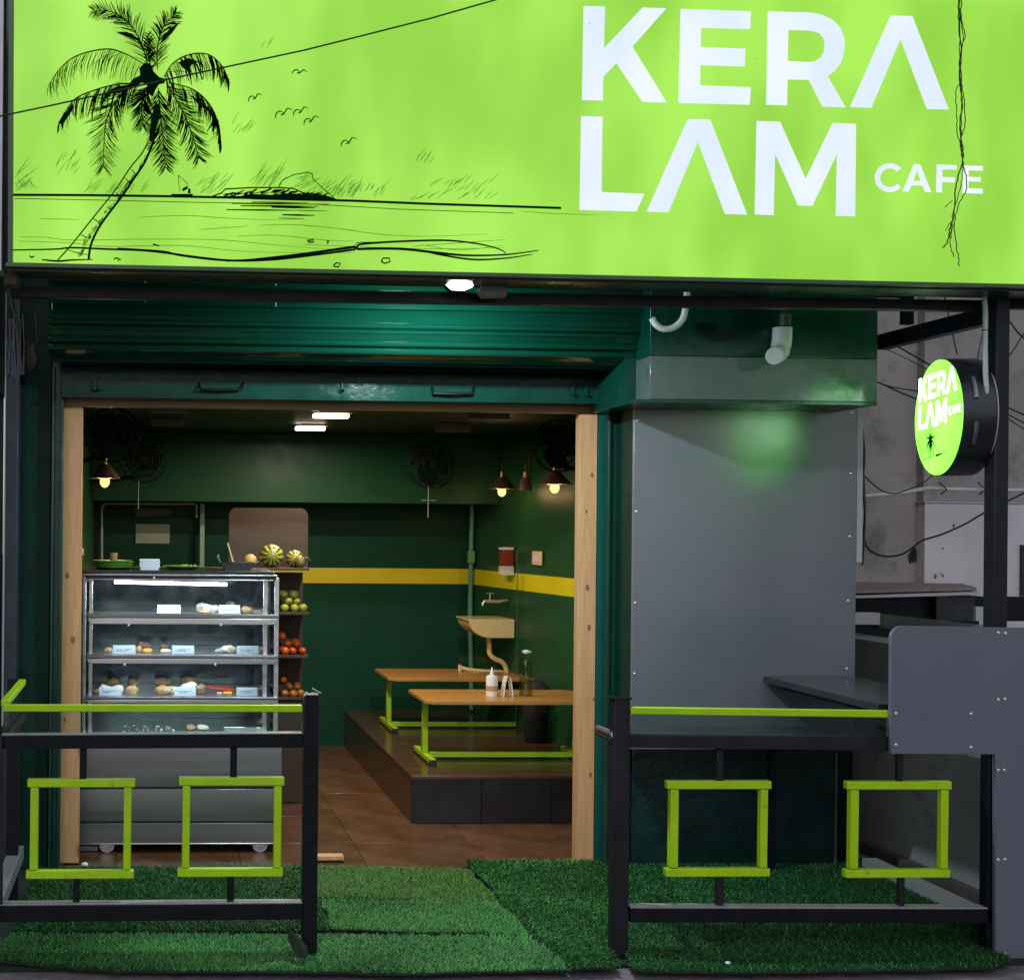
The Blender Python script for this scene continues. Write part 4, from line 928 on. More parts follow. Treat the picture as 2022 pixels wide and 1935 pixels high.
turf_strip('front turf mat strip under the left railing', [(xL-.03, g_(400, 1848)[1]), (Cq[0]-.008, Cq[1]-.02), (Dq[0]+.01, Dq[1]), g_(1090, 1921), g_(800, 1927), g_(500, 1922), g_(230, 1921), g_(60, 1908), (xL-.12, g_(0, 1895)[1])], .010, hue=(.046, .19, .046), lay=(.9, .5))
turf_strip('turf mat with slanted left edge right of the entrance', [(A[0]+.02, g_(925, 1706)[1]), g_(1200, 1706), g_(1208, 1780), g_(1212, 1895), g_(1222, 1918), g_(1150, 1919), (Dq[0]+.012, Dq[1]-.004), (Cq[0]+.004, Cq[1]-.004), (Bq[0]+.004, Bq[1]-.004)], .018, hue=(.036, .17, .04), lay=(-.3, -1))
turf_strip('turf mat under the right railing in front of the dark green wall', [g_(1212, 1706), g_(1735, 1700), g_(1810, 1740), g_(1900, 1800), g_(1960, 1850), g_(1995, 1903), g_(1960, 1916), g_(1700, 1922), g_(1400, 1925), g_(1248, 1920), g_(1238, 1895), g_(1216, 1780)], .012, hue=(.036, .17, .05), lay=(-.7, -.7))
# fallen bits
lf = MB(); lp_ = [at(568, 1832, 4.70), at(580, 1850, 4.67), at(592, 1872, 4.64), at(598, 1890, 4.62)]
ww = [.001, .022, .03, .018]
for i, q in enumerate(lp_): lf.v += [(q.x-ww[i], q.y, q.z), (q.x+ww[i]*.4, q.y-.02, q.z+.004), (q.x+ww[i], q.y+.01, q.z)]
for i in range(3): lf.f += [(3*i, 3*i+1, 3*i+4, 3*i+3), (3*i+1, 3*i+2, 3*i+5, 3*i+4)]
single('turf_flap', lf, M['backing'], 'dark curled flap of turf standing up beside the left railing post', 'turf flap')
for x, y, lb, s in ((168, 1706, 'small crumpled white paper scrap by the left wooden jamb', 1.), (1437, 1900, 'tiny white scrap on the turf in front of the right railing', .8)):
    q = onz(x, y, .03); mb = MB(); mb.ball(q, .013*s, .7, 7, 5, 1.3, .8, .5); single('paper_scrap', mb, M['paper'], lb, 'litter', smooth=False)
q = onz(647, 1702, .0)
mb = MB(); e = onz(677, 1699, .0); f_ = onz(608, 1706, .0)
mb.box(f_.x, e.x, e.y-.04, e.y+.02, .012, .032); single('wood_offcut', mb, M['pine'], 'short flat pine offcut lying on the threshold by the left post', 'wood offcut', bev=.002)
# ================================================================== INTERIOR SHELL
YB = 9.3; YBM = 8.8
XLW = -.42
def wallX(Y): return 2.36+(9.3-Y)*.135
ZC = 2.26
# floor tiles
fl_ = struct('floor', MB().box(XLW, 2.9, 5.99, YB, -.05, -.006), M['grout'])
t0 = None; T = .6; edgesx = [-.76, -.16, .44, 1.04, 1.64, 2.24, 2.84]; edgesy = [5.99, 6.44, 7.04, 7.64, 8.24, 8.84, 9.3]
for j in range(len(edgesy)-1):
    for i in range(len(edgesx)-1):
        if edgesx[i] > 1.5 and edgesy[j] > 7: continue
        xa = max(edgesx[i], XLW)+.0015; xb_ = edgesx[i+1]-.0015; ya = edgesy[j]+.0015; yb = edgesy[j+1]-.0015
        zt_t = random.uniform(-.0006, .0006)
        o = mesh_obj('tile', MB().box(xa, xb_, ya, yb, -.0055, .001+zt_t), M['tile'], Vector(((xa+xb_)/2, ya, 0)), bev=.001)
        o.location = ((xa+xb_)/2, ya, 0); o.parent = fl_
struct('wall_left', MB().box(XLW-.2, XLW, 6.27, YB+.2, 0, 2.6), M['in_green'])
def slabwall(za, zb_, th0, th1, m, name, kind=True):
    mb = MB(); x6, x9 = wallX(6.1), wallX(YB)
    mb.add([(x6+th0, 6.1, za), (x9+th0, YB, za), (x9+th1, YB, za), (x6+th1, 6.1, za), (x6+th0, 6.1, zb_), (x9+th0, YB, zb_), (x9+th1, YB, zb_), (x6+th1, 6.1, zb_)],
           [(0, 1, 2, 3), (7, 6, 5, 4), (0, 4, 5, 1), (1, 5, 6, 2), (2, 6, 7, 3), (3, 7, 4, 0)])
    return mb
wr = struct('wall_right', slabwall(0, 2.6, 0, .2, None, ''), M['in_green'])
struct('wall_front_return', MB().box(RJ[1]+.06, wallX(6.1)+.15, 6.31, 6.4, 0, 2.6), M['in_green'])
wb = struct('wall_back', MB().box(XLW-.2, 2.6, YB, YB+.2, 0, 2.6), M['back_green'])
zs0 = ZZ(760, 1152, YB); zs1 = ZZ(760, 1122, YB)
a = at(605, 1130, YB).x
o = part('yellow_stripe', MB().box(-.4, wallX(YB), YB-.003, YB-.0005, zs0, zs1), M['yellow'], wb)
o = part('yellow_stripe', slabwall(zs0, zs1, -.003, -.0005, None, ''), M['yellow'], wr)
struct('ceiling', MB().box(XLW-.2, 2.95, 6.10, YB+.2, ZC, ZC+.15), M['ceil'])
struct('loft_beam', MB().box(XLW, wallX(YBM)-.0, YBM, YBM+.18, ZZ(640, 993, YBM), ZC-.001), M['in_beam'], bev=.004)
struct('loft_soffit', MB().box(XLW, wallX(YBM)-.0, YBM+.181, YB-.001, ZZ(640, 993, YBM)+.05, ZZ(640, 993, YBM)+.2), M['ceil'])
# unseen slab added to block sky light above the ceiling
struct('roof', MB().box(-3.2, 3.3, 6.27, YB+1, 4.2, 4.4), M['slab'])

# platform
pc_ = onz(811, 1626, 0); PZ = at(815, 1531, pc_.y).z; PXL = pc_.x; PYF = pc_.y
pf = thing('seating_platform', 'raised dark wooden seating platform inside the cafe on the right', 'platform', (PXL+.6, PYF, 0))
part('deck', MB().add([(PXL, PYF-.004, PZ-.02), (wallX(PYF)-.002, PYF-.004, PZ-.02), (wallX(YB)-.002, YB-.002, PZ-.02), (PXL, YB-.002, PZ-.02),
      (PXL, PYF-.004, PZ), (wallX(PYF)-.002, PYF-.004, PZ), (wallX(YB)-.002, YB-.002, PZ), (PXL, YB-.002, PZ)],
      [(0,3,2,1),(4,5,6,7),(0,1,5,4),(1,2,6,5),(2,3,7,6),(3,0,4,7)]), M['platform'], pf, bev=.002)
for i in range(3):
    xa = PXL+.004+i*.39; xb_ = min(xa+.386, wallX(PYF)-.01)
    part('front_panel', MB().box(xa, xb_, PYF, PYF+.02, .003, PZ-.0205), M['platform_face'], pf, bev=.001)
part('side_panel', MB().box(PXL+.003, PXL+.018, PYF+.021, YB-.01, .003, PZ-.0205), M['platform'], pf)

# tables
def make_table(fl0, fr0, ftop, name_label, right_px):
    """fl0 back-left foot px, fr0 front-left foot px, ftop front-left underside px"""
    B_ = onz(*fl0, PZ+.02); F_ = onz(*fr0, PZ+.02); yb_, yf = B_.y, F_.y; x0 = (B_.x+F_.x)/2
    zt_ = at(ftop[0], ftop[1], yf-.02).z
    x1 = right_px
    t = thing('low_table', name_label, 'table', ((x0+x1)/2, (yb_+yf)/2, PZ), 'low tables on the platform')
    o = .06; xa, xb_ = x0-.03, x1+.03; ya, yb2 = yf-.03, yb_+.03; ch_ = .05
    pl = [(xa+ch_, ya), (xb_-ch_, ya), (xb_, ya+ch_), (xb_, yb2-ch_), (xb_-ch_, yb2), (xa+ch_*.4, yb2), (xa, yb2-ch_*.4), (xa, ya+ch_)]
    n = 8; mb = MB().add([(x, y, zt_) for x, y in pl]+[(x, y, zt_+.022) for x, y in pl], [tuple(range(n))[::-1], tuple(range(n, 2*n))]+[(i, (i+1) % n, (i+1) % n+n, i+n) for i in range(n)])
    part('tabletop', mb, M['tabletop'], t, bev=.003)
    ym = (yf+yb_)/2
    for xx in (x0+.02, x1-.02):
        part('leg', MB().box(xx-.016, xx+.016, ym-.02, ym+.02, PZ+.041, zt_-.001), M['lime_in'], t, bev=.002)
        part('foot_bar', MB().box(xx-.018, xx+.018, yf, yb_, PZ+.012, PZ+.04), M['lime_in'], t, bev=.002)
        for y in (yf-.006, yb_-.014): part('rubber_foot', MB().box(xx-.02, xx+.02, y, y+.02, PZ+.001, PZ+.036), M['rubber'], t)
    part('stretcher', MB().box(x0+.04, x1-.04, ym-.014, ym+.014, PZ+.013, PZ+.042), M['lime_in'], t, bev=.002)
    return t, yf, yb_, zt_+.022
t2, yf2, yb2_, zt2 = make_table((818, 1478), (846, 1506), (845, 1391), 'nearer low table on the platform with bottles standing on it', 2.52)
t1, yf1, yb1_, zt1 = make_table((752, 1420), (771, 1443), (766, 1345), 'farther empty low table on the platform below the washbasin', XX(1068, 1440, 8.2))
# things on the near table
yb = (yf2+yb2_)/2-.03
def onT(px): return Vector((XX(px, 1375, yb), yb, zt2))
q = onT(971); bt = thing('sauce_bottle', 'white squeeze bottle with nozzle and printed label on the nearer table', 'bottle', q)
part('body', MB().lathe([(.032, 0), (.034, .01), (.034, .105), (.03, .118), (.012, .122)], q, 20), M['white'], bt)
part('nozzle', MB().lathe([(.014, .122), (.012, .13), (.007, .15), (.004, .166)], q, 12), M['white'], bt)
part('label_print', MB().lathe([(.0345, .03), (.0345, .06)], q, 20), mat('orange_label', (.5, .25, .1), .5), bt)
q = onT(1001); nh = thing('napkin_holder', 'small white arched holder beside the squeeze bottle', 'napkin holder', q)
for s in (-1, 1):
    mb = MB(); c = [(0, .115), (.012*s, .112), (.02*s, .08), (.026*s, .04), (.03*s, 0)]
    for w in range(len(c)-1):
        (u0, h0), (u1, h1) = c[w], c[w+1]
        mb.add([(q.x+u0-.0, q.y-.03, q.z+h0), (q.x+u1, q.y-.03, q.z+h1), (q.x+u1, q.y+.03, q.z+h1), (q.x+u0, q.y+.03, q.z+h0),
                (q.x+u0-.006*s, q.y-.03, q.z+h0-.004), (q.x+u1-.006*s, q.y-.03, q.z+h1), (q.x+u1-.006*s, q.y+.03, q.z+h1), (q.x+u0-.006*s, q.y+.03, q.z+h0-.004)],
               [(0,1,2,3),(7,6,5,4),(0,4,5,1),(1,5,6,2),(2,6,7,3),(3,7,4,0)])
    part('side', mb, M['white'], nh)
q = onT(1038); wbt = thing('water_bottle', 'tall clear glass water bottle with clip top on the nearer table', 'bottle', q)
part('glass', MB().lathe([(.034, 0), (.038, .006), (.038, .2), (.034, .222), (.02, .238), (.018, .25)], q, 24), thin_glass('bottle_glass', (.8, .86, .72), .6, const=.14), wbt)
part('water', MB().lathe([(.033, .006), (.034, .01), (.034, .1)], q, 20), thin_glass('water_fill', (.8, .86, .66), .3, const=.06), wbt)
part('clip_top', MB().lathe([(.02, .25), (.021, .262), (.012, .268)], q, 14).tube([q+Vector((-.026, -.01, .262)), q+Vector((.026, -.01, .258))], .005, 6), M['white'], wbt)
# bin / stool behind
q = Vector((wallX(7.95)-.1, 7.95, PZ))
mb = MB().lathe([(.0, .001), (.065, .002), (.07, .01), (.088, .31), (.082, .35), (.045, .385), (.0, .39)], q, 20)
single('dustbin', mb, M['rubber'], 'black rounded dustbin behind the tables at the right wall', 'bin')

# washbasin
YS = 8.6; xw = wallX(YS)
sk = thing('washbasin', 'cream wall washbasin in the back right corner of the cafe', 'washbasin', (xw, YS, ZZ(960, 1256, YS)))
zt_ = ZZ(960, 1220, YS); zb_ = ZZ(960, 1256, YS); xf = XX(914, 1225, YS)
prof = [(xw-.002, zb_), (xw-.002, zt_), (xf, zt_), (xf, zt_-.012), (xf+.012, zt_-.014)]+[(xf+.012+.15*(1-math.cos(R(9*i))), zt_-.014-(zt_-.014-zb_)*math.sin(R(9*i))) for i in range(1, 11)]
part('bowl', MB().prism(prof, YS-.13, YS+.2), M['ceramic'], sk, bev=.012)
tr_ = MB(); P_ = [at(x, y, YS) for x, y in smooth([(965,1258),(966,1275),(967,1290),(976,1300),(990,1306),(998,1316),(1001,1330)], 4)]
tr_.tube(P_, .017, 10); part('waste_pipe', tr_, M['ceramic'], sk)
tr_ = MB(); tr_.tube([at(x, y, YS+.02) for x, y in ((1002,1330),(1000,1328),(960,1326),(925,1322),(910,1318))], .014, 10).tube([at(908, 1312, YS+.02), at(908, 1330, YS+.02)], .012, 8)
part('floor_pipe', tr_, M['ceramic'], sk)
tp = thing('tap', 'steel bib tap on the right wall above the washbasin', 'tap', (wallX(8.6), 8.6, ZZ(960, 1187, 8.6)))
mb = MB(); mb.tube([at(x, y, 8.6) for x, y in ((1003,1185),(985,1187),(965,1187),(957,1186),(954,1190),(953,1196))], .011, 10); part('spout', mb, M['steel'], tp)
mb = MB(); mb.tube([at(967, 1185, 8.6), at(968, 1172, 8.6)], .006, 8).tube([at(960, 1171, 8.6), at(976, 1171, 8.6)], .005, 8); part('handle', mb, M['steel'], tp)
sp_ = thing('soap_dispenser', 'red and white wall soap dispenser above the basin', 'dispenser', (wallX(8.55), 8.55, 1.3))
part('cap', MB().pbox(992, 1081, 1015, 1086, 8.5, .1), M['white'], sp_, bev=.003)
part('window', MB().pbox(993, 1087, 1014, 1117, 8.503, .09), M['red'], sp_, bev=.003)
part('base', MB().pbox(992, 1118, 1015, 1136, 8.5, .1), M['white'], sp_, bev=.003)
part('nozzle', MB().pbox(988, 1127, 992, 1133, 8.52, .03), M['white'], sp_)
yq = 8.16; q = at(1070, 1102, yq); xw = wallX(yq)
sw = thing('switch_plate', 'cream wall switch plate right of the soap dispenser', 'switch', (xw, yq, q.z))
part('plate', MB().box(xw-.012, xw-.001, yq-.10, yq+.10, q.z-.045, q.z+.045), M['ceramic'], sw, bev=.003)
part('rocker', MB().box(xw-.016, xw-.013, yq-.05, yq+.05, q.z-.025, q.z+.025), M['white'], sw, bev=.002)
# glass screen
gs = thing('glass_screen', 'clear glass screen standing on the platform beside the washbasin', 'glass screen', (at(960, 1300, 8.35).x, 8.35, PZ))
a, b, c, d = rect(905, 1086, 1021, 1420, 8.35)
part('pane', MB().box(a, b-.003, 8.35, 8.358, PZ+.001, d), thin_glass('screen_glass', (.96, .98, .94), .5, const=.05), gs, smooth=False)
part('edge', MB().box(b-.0025, b, 8.349, 8.359, PZ+.001, d), mat('glass_edge', (.03, .12, .07), .1), gs)
# pipes
mb = MB(); mb.tube([at(932, 998, 9.2), at(930, 1120, 9.2), at(928, 1225, 9.2), at(930, 1290, 9.2), at(931, 1400, 9.2)], .018, 12)
vp = single('green_pipe', mb, mat('pale_green_pipe', (.12, .32, .22), .3, var=.2), 'pale green vertical water pipe in the back right corner', 'pipe')
part('joint', MB().pbox(926, 1088, 938, 1112, 9.165, .05), mat('pipe_joint', (.22, .4, .2), .4), vp, bev=.003)

# wall and ceiling lamps
def wall_lamp(label, bx, by, Y, R_, lit=True, side=1):
    q = at(bx, by, Y); t = thing('wall_lamp', label, 'lamp', q, 'cone shaded wall lamps inside the cafe')
    part('shade', MB().lathe([(R_, .0), (R_*.98, .004), (.03, .075), (.026, .08)], q+Vector((0, 0, .012)), 24), M['shade'], t)
    part('holder', MB().lathe([(.014, .09), (.014, .125), (.006, .13)], q, 12), M['brass'], t)
    wx = wallX(Y) if side > 0 else XLW
    part('arm', MB().tube([q+Vector((0, 0, .13)), q+Vector((0, 0, .17)), q+Vector(((wx-q.x)*.5, 0, .21)), Vector((wx, Y, q.z+.2))], .006, 8), M['brass'] if False else M['shade'], t)
    part('wall_plate', MB().box(wx-.012*side, wx-.001*side, Y-.03, Y+.03, q.z+.13, q.z+.26), M['shade'], t, bev=.003)
    if lit:
        part('bulb', MB().ball(q-Vector((0, 0, .005)), .028, 1.25, 14, 10), emit('warm_bulb', (1, .60, .22), 1.9), t)
        l = lamp('bulb_light', 'POINT', q-Vector((0, 0, .005)), 4.5, (1, .6, .27), radius=.042); l.parent = None
wall_lamp('lit cone lamp at the left wall above the counter', 207, 949, 7.2, .09, True, -1)
wall_lamp('lit cone lamp at the back of the right wall over the basin', 991, 969, 8.3, .09)
wall_lamp('lit cone lamp nearest the right door jamb', 1095, 961, 7.3, .1)
wall_lamp('unlit dark cone lamp between the two lit lamps on the right wall', 1037, 972, 7.8, .045, False)
for x0, x1, y, Yt, lab, lit in ((619, 690, 820, 7.0, 'lit ceiling batten light with pinkish glow nearest the doorway', 1), (584, 643, 845, 7.9, 'lit ceiling batten light farther back', 1)):
    a = at(x0, y, Yt); b = at(x1, y, Yt)
    t = thing('batten_light', lab, 'ceiling light', ((a.x+b.x)/2, Yt, ZC-.01), 'batten lights on the cafe ceiling')
    part('tube', MB().box(a.x, b.x, Yt, Yt+.05, a.z-.014, a.z+.012), emit('warm_tube', (1, .78, .6), 5), t, bev=.008)
    part('housing', MB().box(a.x+.03, b.x+.02, Yt+.002, Yt+.06, a.z+.014, ZC-.001), mat('batten_housing', (.5, .38, .32), .5), t, bev=.003)
    lamp('batten_glow', 'AREA', ((a.x+b.x)/2, Yt+.02, a.z-.03), 20, (1, .84, .66), .22, ((a.x+b.x)/2, Yt+.02, 0), .05)
for x0, x1, y, Yt, lab in ((298, 373, 811, 6.75, 'unlit ceiling strip at left nearest the doorway'), (298, 364, 838, 7.6, 'unlit ceiling strip at left farther back'), (926, 1008, 825, 6.9, 'unlit ceiling strip at right nearest the doorway'), (862, 930, 850, 7.7, 'unlit ceiling strip at right farther back')):
    a = at(x0, y, Yt); b = at(x1, y, Yt)
    single('ceiling_strip', MB().box(a.x, b.x, Yt, Yt+.05, a.z-.006, ZC-.001 if ZC-.001 > a.z else a.z+.01), mat('unlit_strip', (.16, .15, .11), .5), lab, 'ceiling light', 'unlit ceiling strips', bev=.003)
# wall fans
def make_fan(label, px, py, Y, r, wx, cord=None):
    q = at(px, py, Y); t = thing('wall_fan', label, 'fan', q, 'dark wall fans high on the cafe walls')
    mb = MB()
    for rr_, dy in ((1, 0), (.99, .04), (.72, -.035), (.42, -.05)): mb.tube([(q.x+r*rr_*math.cos(2*math.pi*i/28), q.y+dy, q.z+r*rr_*math.sin(2*math.pi*i/28)) for i in range(29)], .004, 5, False)
    for k in range(20):
        a = 2*math.pi*k/20; c, s = math.cos(a), math.sin(a)
        mb.tube([(q.x+.03*c, q.y-.055, q.z+.03*s), (q.x+r*.6*c, q.y-.045, q.z+r*.6*s), (q.x+r*c, q.y, q.z+r*s), (q.x+r*.98*c, q.y+.04, q.z+r*.98*s), (q.x+.05*c, q.y+.09, q.z+.05*s)], .0016, 4, False)
    part('cage', mb, M['fan'], t)
    part('badge', MB().lathe([(.0, -.062), (.028, -.06), (.03, -.05)], q, 14, 'y'), M['fan'], t)
    for k in range(3):
        mb = MB(); a0 = 2*math.pi*k/3
        g0 = []
        for i in range(6):
            for j in range(2):
                u = .03+(r*.82-.03)*i/5; w = (.05+.05*math.sin(math.pi*i/5*.8+.3))*(j-.5)*2*r/.19; a = a0+.12*i
                g0.append((q.x+u*math.cos(a)-w*math.sin(a), q.y+.01+.018*(j-.5)*2, q.z+u*math.sin(a)+w*math.cos(a)))
        mb.add(g0, [(2*i, 2*i+1, 2*i+3, 2*i+2) for i in range(5)]); part('blade', mb, M['fan'], t)
    part('motor', MB().lathe([(.05, .06), (.06, .09), (.05, .17), (.02, .18)], q, 16, 'y'), M['fan'], t)
    part('wall_arm', MB().tube([q+Vector((0, .17, 0)), q+Vector((0, .19, -.1)), Vector((wx, Y+.2, q.z-.14))], .014, 8), M['fan'], t)
    if cord: part('pull_cord', MB().tube([at(cord[0], cord[1], Y-.02), at(cord[0]-1, cord[2], Y-.02)], .0022, 5), M['pvc'], t)
make_fan('dark wall fan nearest the doorway at the upper left', 222, 858, 7.0, .15, XLW)
make_fan('dark wall fan on the loft beam at left with a pull cord', 282, 908, 8.3, .15, XLW, (274, 950, 1004))
make_fan('dark wall fan on the loft beam right of centre with a pull cord', 853, 918, 8.5, .16, XX(853, 918, 8.75), (846, 962, 1022))
make_fan('dark wall fan beside the right door jamb above the lit lamp', 1105, 880, 7.2, .15, wallX(7.4))
q = at(846, 988, 8.49); single('cord_crossbar', MB().tube([q+Vector((-.05, 0, 0)), q+Vector((.05, 0, 0))], .002, 5), M['pvc'], 'tiny horizontal bar on the pull cord of the centre right fan', 'cord bar')
sk2 = at(165, 1089, 6.9); single('wall_socket', MB().box(XLW+.001, XLW+.05, 6.8, 6.88, sk2.z-.018, sk2.z+.018), M['ceramic'], 'small pinkish socket on the left wall just inside the jamb', 'socket', bev=.003)

# back left: door frame, plate, paper
kd = thing('kitchen_opening', 'dark kitchen opening outlined by thin pale pipe at the back left', 'doorway', (at(290, 1100, YB).x, YB-.02, 0))
part('pipe_outline', MB().tube([at(201, 1130, 9.2), at(201, 1005, 9.2), at(204, 996, 9.2), at(212, 994, 9.2), at(385, 995, 9.2), at(389, 999, 9.2), at(388, 1022, 9.2)], .009, 8), M['pvc'], kd)
part('upright', MB().pbox(394, 994, 403, 1300, 9.15, .03), mat('pale_green_upright', (.28, .42, .34), .4), kd, bev=.002)
part('dark_edge', MB().pbox(186, 1000, 192, 1300, 9.15, .03), M['black'], kd)
single('grey_plate', MB().pbox(266, 1004, 339, 1021, 9.25, .03), mat('dull_plate', (.06, .055, .045), .5), 'dull brown plate on the back wall above the white paper', 'plate', bev=.003)
single('paper_notice', MB().pbox(268, 1035, 335, 1073, 9.28, .004), mat('notice_paper', (.34, .40, .30), .6), 'pale rectangular paper notice on the dark back wall', 'notice')

# ================================================================== FRUIT RACK
YR = 7.35
rk = thing('fruit_rack', 'brown board rack with fruit shelves beside the food display', 'shelf rack', (XX(580, 1400, YR), YR, 0))
bp_ = rect(452, 1003, 608, 1124, YR+.28)
mb = MB(); r_ = .035; x0, x1, z0, z1 = bp_
mb.prism([(x0, z0), (x1, z0), (x1, z1-r_), (x1-.015, z1-.012), (x1-r_, z1), (x0+r_, z1), (x0+.015, z1-.012), (x0, z1-r_)], YR+.28, YR+.30)
part('top_panel', mb, M['rack'], rk)
x0, x1, _, _ = rect(520, 1200, 608, 1300, YR)
part('back_board', MB().box(x0-.1, x1, YR+.27, YR+.279, .02, ZZ(570, 1130, YR+.28)), M['rack'], rk)
part('side_board', MB().box(x0-.13, x0-.11, YR+.002, YR+.268, .02, ZZ(570, 1130, YR)), M['rack'], rk)
for y in (1121, 1209, 1294, 1377):
    z = ZZ(575, y, YR); part('shelf', MB().box(x0-.10, x1+.004, YR, YR+.268, z-.016, z), M['rack'], rk, bev=.002)
part('base_panel', MB().box(x0-.1, x1, YR+.01, YR+.03, .01, ZZ(575, 1386, YR)), M['rack'], rk)

def fruit_mat(nm, c, c2=None): return mat(nm, c, .35, var=.3, vs=14, dirt=c2, dirt_at=.62, dirt_scale=12)
FM = {'lime': fruit_mat('lime_peel', (.30, .30, .03), (.17, .22, .02)), 'tomato': fruit_mat('tomato_skin', (.55, .07, .012), (.5, .16, .02)), 'orange': fruit_mat('orange_peel', (.42, .12, .02), (.3, .06, .02)),
      'pumpkin': mat('pale_pumpkin_rind', (.45, .26, .09), .5), 'melon': None, 'leaf': mat('pineapple_leaf', (.06, .09, .02), .5, var=.3)}
def fruits(kind, cat, cx_, y0, y1, n, lab, grp, rpx=9, Y=YR+.06, leaf=False):
    r = rpx*Y/FPX; first = None; k = 0
    zs = ZZ(cx_, y1, Y)+.001
    wpx = 58; cols = max(2, int(wpx/(rpx*2)))
    lay = 0
    xa = XX(cx_, y1, Y)
    while k < n:
        for i in range(cols-(lay % 2)):
            for d in (0, 1):
                if k >= n: break
                x = xa+(i-(cols-1-(lay % 2))/2)*r*2.02+random.uniform(-.006, .006); yy = Y+d*r*2.05+lay*r*.9; z = zs+r*.97+lay*r*1.5
                nc = cols-(lay % 2); lb = lab+' '+(('front' if d == 0 else 'rear')+' row, ')+(['left', 'centre', 'right', 'far right'][i] if nc > 2 else ['left', 'right'][i])+' of the '+['bottom', 'second', 'third', 'top'][min(lay, 3)]+' layer on the rack shelf'
                if first is None:
                    first = single(kind, MB().ball((x, yy, z), r, .93, 14, 9, 1, 1, .05), FM[cat], lb, kind, grp, loc=Vector((x, yy, z)))
                else:
                    c = first.copy(); scene.collection.objects.link(c); c.location = (x, yy, z); s = random.uniform(.78, 1.1); c.scale = (s*random.uniform(.93, 1.07), s, s*random.uniform(.86, 1.08)); c.rotation_euler = (random.uniform(-.5, .5), random.uniform(-.5, .5), random.random()*6); c['label'] = lb
                k += 1
        lay += 1
fruits('lime', 'lime', 580, 1152, 1209, 13, 'yellow green lime', 'limes on the fruit rack', 8.6)
fruits('tomato', 'tomato', 579, 1243, 1294, 12, 'red tomato', 'tomatoes on the fruit rack', 9)
fruits('orange', 'orange', 579, 1340, 1377, 11, 'dull orange fruit', 'oranges on the fruit rack', 8.2)
def melon_mat():
    m = bpy.data.materials.new('striped_melon'); m.use_nodes = True; nt = m.node_tree; L = nt.links; b = nt.nodes['Principled BSDF']
    tc = nd(nt, 'ShaderNodeTexCoord'); sx = nd(nt, 'ShaderNodeSeparateXYZ'); L.new(tc.outputs['Object'], sx.inputs[0])
    a = nd(nt, 'ShaderNodeMath', operation='ARCTAN2'); L.new(sx.outputs['X'], a.inputs[0]); L.new(sx.outputs['Z'], a.inputs[1])
    ns = nd(nt, 'ShaderNodeTexNoise', Scale=30.); L.new(tc.outputs['Object'], ns.inputs['Vector'])
    ad = nd(nt, 'ShaderNodeMath', operation='MULTIPLY_ADD'); L.new(ns.outputs[0], ad.inputs[0]); ad.inputs[1].default_value = .35; L.new(a.outputs[0], ad.inputs[2])
    m1 = nd(nt, 'ShaderNodeMath', operation='MULTIPLY'); L.new(ad.outputs[0], m1.inputs[0]); m1.inputs[1].default_value = 11
    s = nd(nt, 'ShaderNodeMath', operation='SINE'); L.new(m1.outputs[0], s.inputs[0])
    mr = nd(nt, 'ShaderNodeMapRange'); mr.inputs['From Min'].default_value = -.4; mr.inputs['From Max'].default_value = .5; L.new(s.outputs[0], mr.inputs[0])
    mx = nd(nt, 'ShaderNodeMix', data_type='RGBA'); L.new(mr.outputs[0], mx.inputs[0]); mx.inputs[6].default_value = (.05, .07, .01, 1); mx.inputs[7].default_value = (.4, .36, .06, 1)
    L.new(mx.outputs[2], b.inputs['Base Color']); b.inputs['Roughness'].default_value = .35; return m
mm = melon_mat()
zsh = ZZ(575, 1121, YR)
def melon(px, rpx, Y, lab, m, sz=.95, name='melon', cat='melon'):
    r = rpx*Y/FPX; x = XX(px, 1100, Y)
    o = single(name, MB().ball((x, Y, zsh+r*sz), r, sz, 22, 14, 1, 1), m, lab, cat, loc=Vector((x, Y, zsh+r*sz+.0)))
    return o
melon(536, 24, YR+.06, 'large striped yellow green melon on top of the fruit rack', mm)
melon(582, 18, YR+.10, 'smaller striped melon behind the pineapple on the rack top', mm)
melon(494, 13.5, YR+.07, 'pale orange pumpkin at left on the rack top', FM['pumpkin'], .95, 'pumpkin', 'pumpkin')
q = Vector((XX(600, 1100, YR+.04), YR+.04, zsh))
pa = thing('pineapple', 'small pineapple with spiky leaves at the right end of the rack top', 'pineapple', q)
part('body', MB().ball(q+Vector((-.02, 0, .035)), .033, 1.1, 14, 9, 1, 1, .2), mat('pineapple_skin', (.16, .12, .02), .6, var=.5, vs=60, bump=.8, bs=120), pa)
mb = MB()
for k in range(18):
    a = random.uniform(0, 6.28); e = random.uniform(.2, 1.2); l = random.uniform(.04, .07); b0 = q+Vector((0, 0, .05)); d = Vector((math.cos(a)*math.cos(e), math.sin(a)*math.cos(e), math.sin(e)-.3))
    s = d.cross(Vector((0, 0, 1))).normalized()*.006; mb.add([b0-s, b0+s, b0+d*l*.6+s*.7, b0+d*l*.6-s*.7, b0+d*l-Vector((0, 0, .012))], [(0, 1, 2, 3), (3, 2, 4)])
part('leaves', mb, FM['leaf'], pa)

# ================================================================== DISPLAY CART
CY = 6.24; CD = .55
dc = thing('display_cart', 'stainless food display cabinet on castors with three lit glass shelves', 'display cabinet', (XX(350, 1600, CY), CY, 0))
def cb_(n, x0, y0, x1, y1, Y=CY, d=.02, m='steel', bev=.002, mat_=None): return part(n, MB().pbox(x0, y0, x1, y1, Y, d), mat_ or M[m], dc, bev=bev)
XL0, XR0 = rect(160, 1300, 551, 1301, CY)[:2]
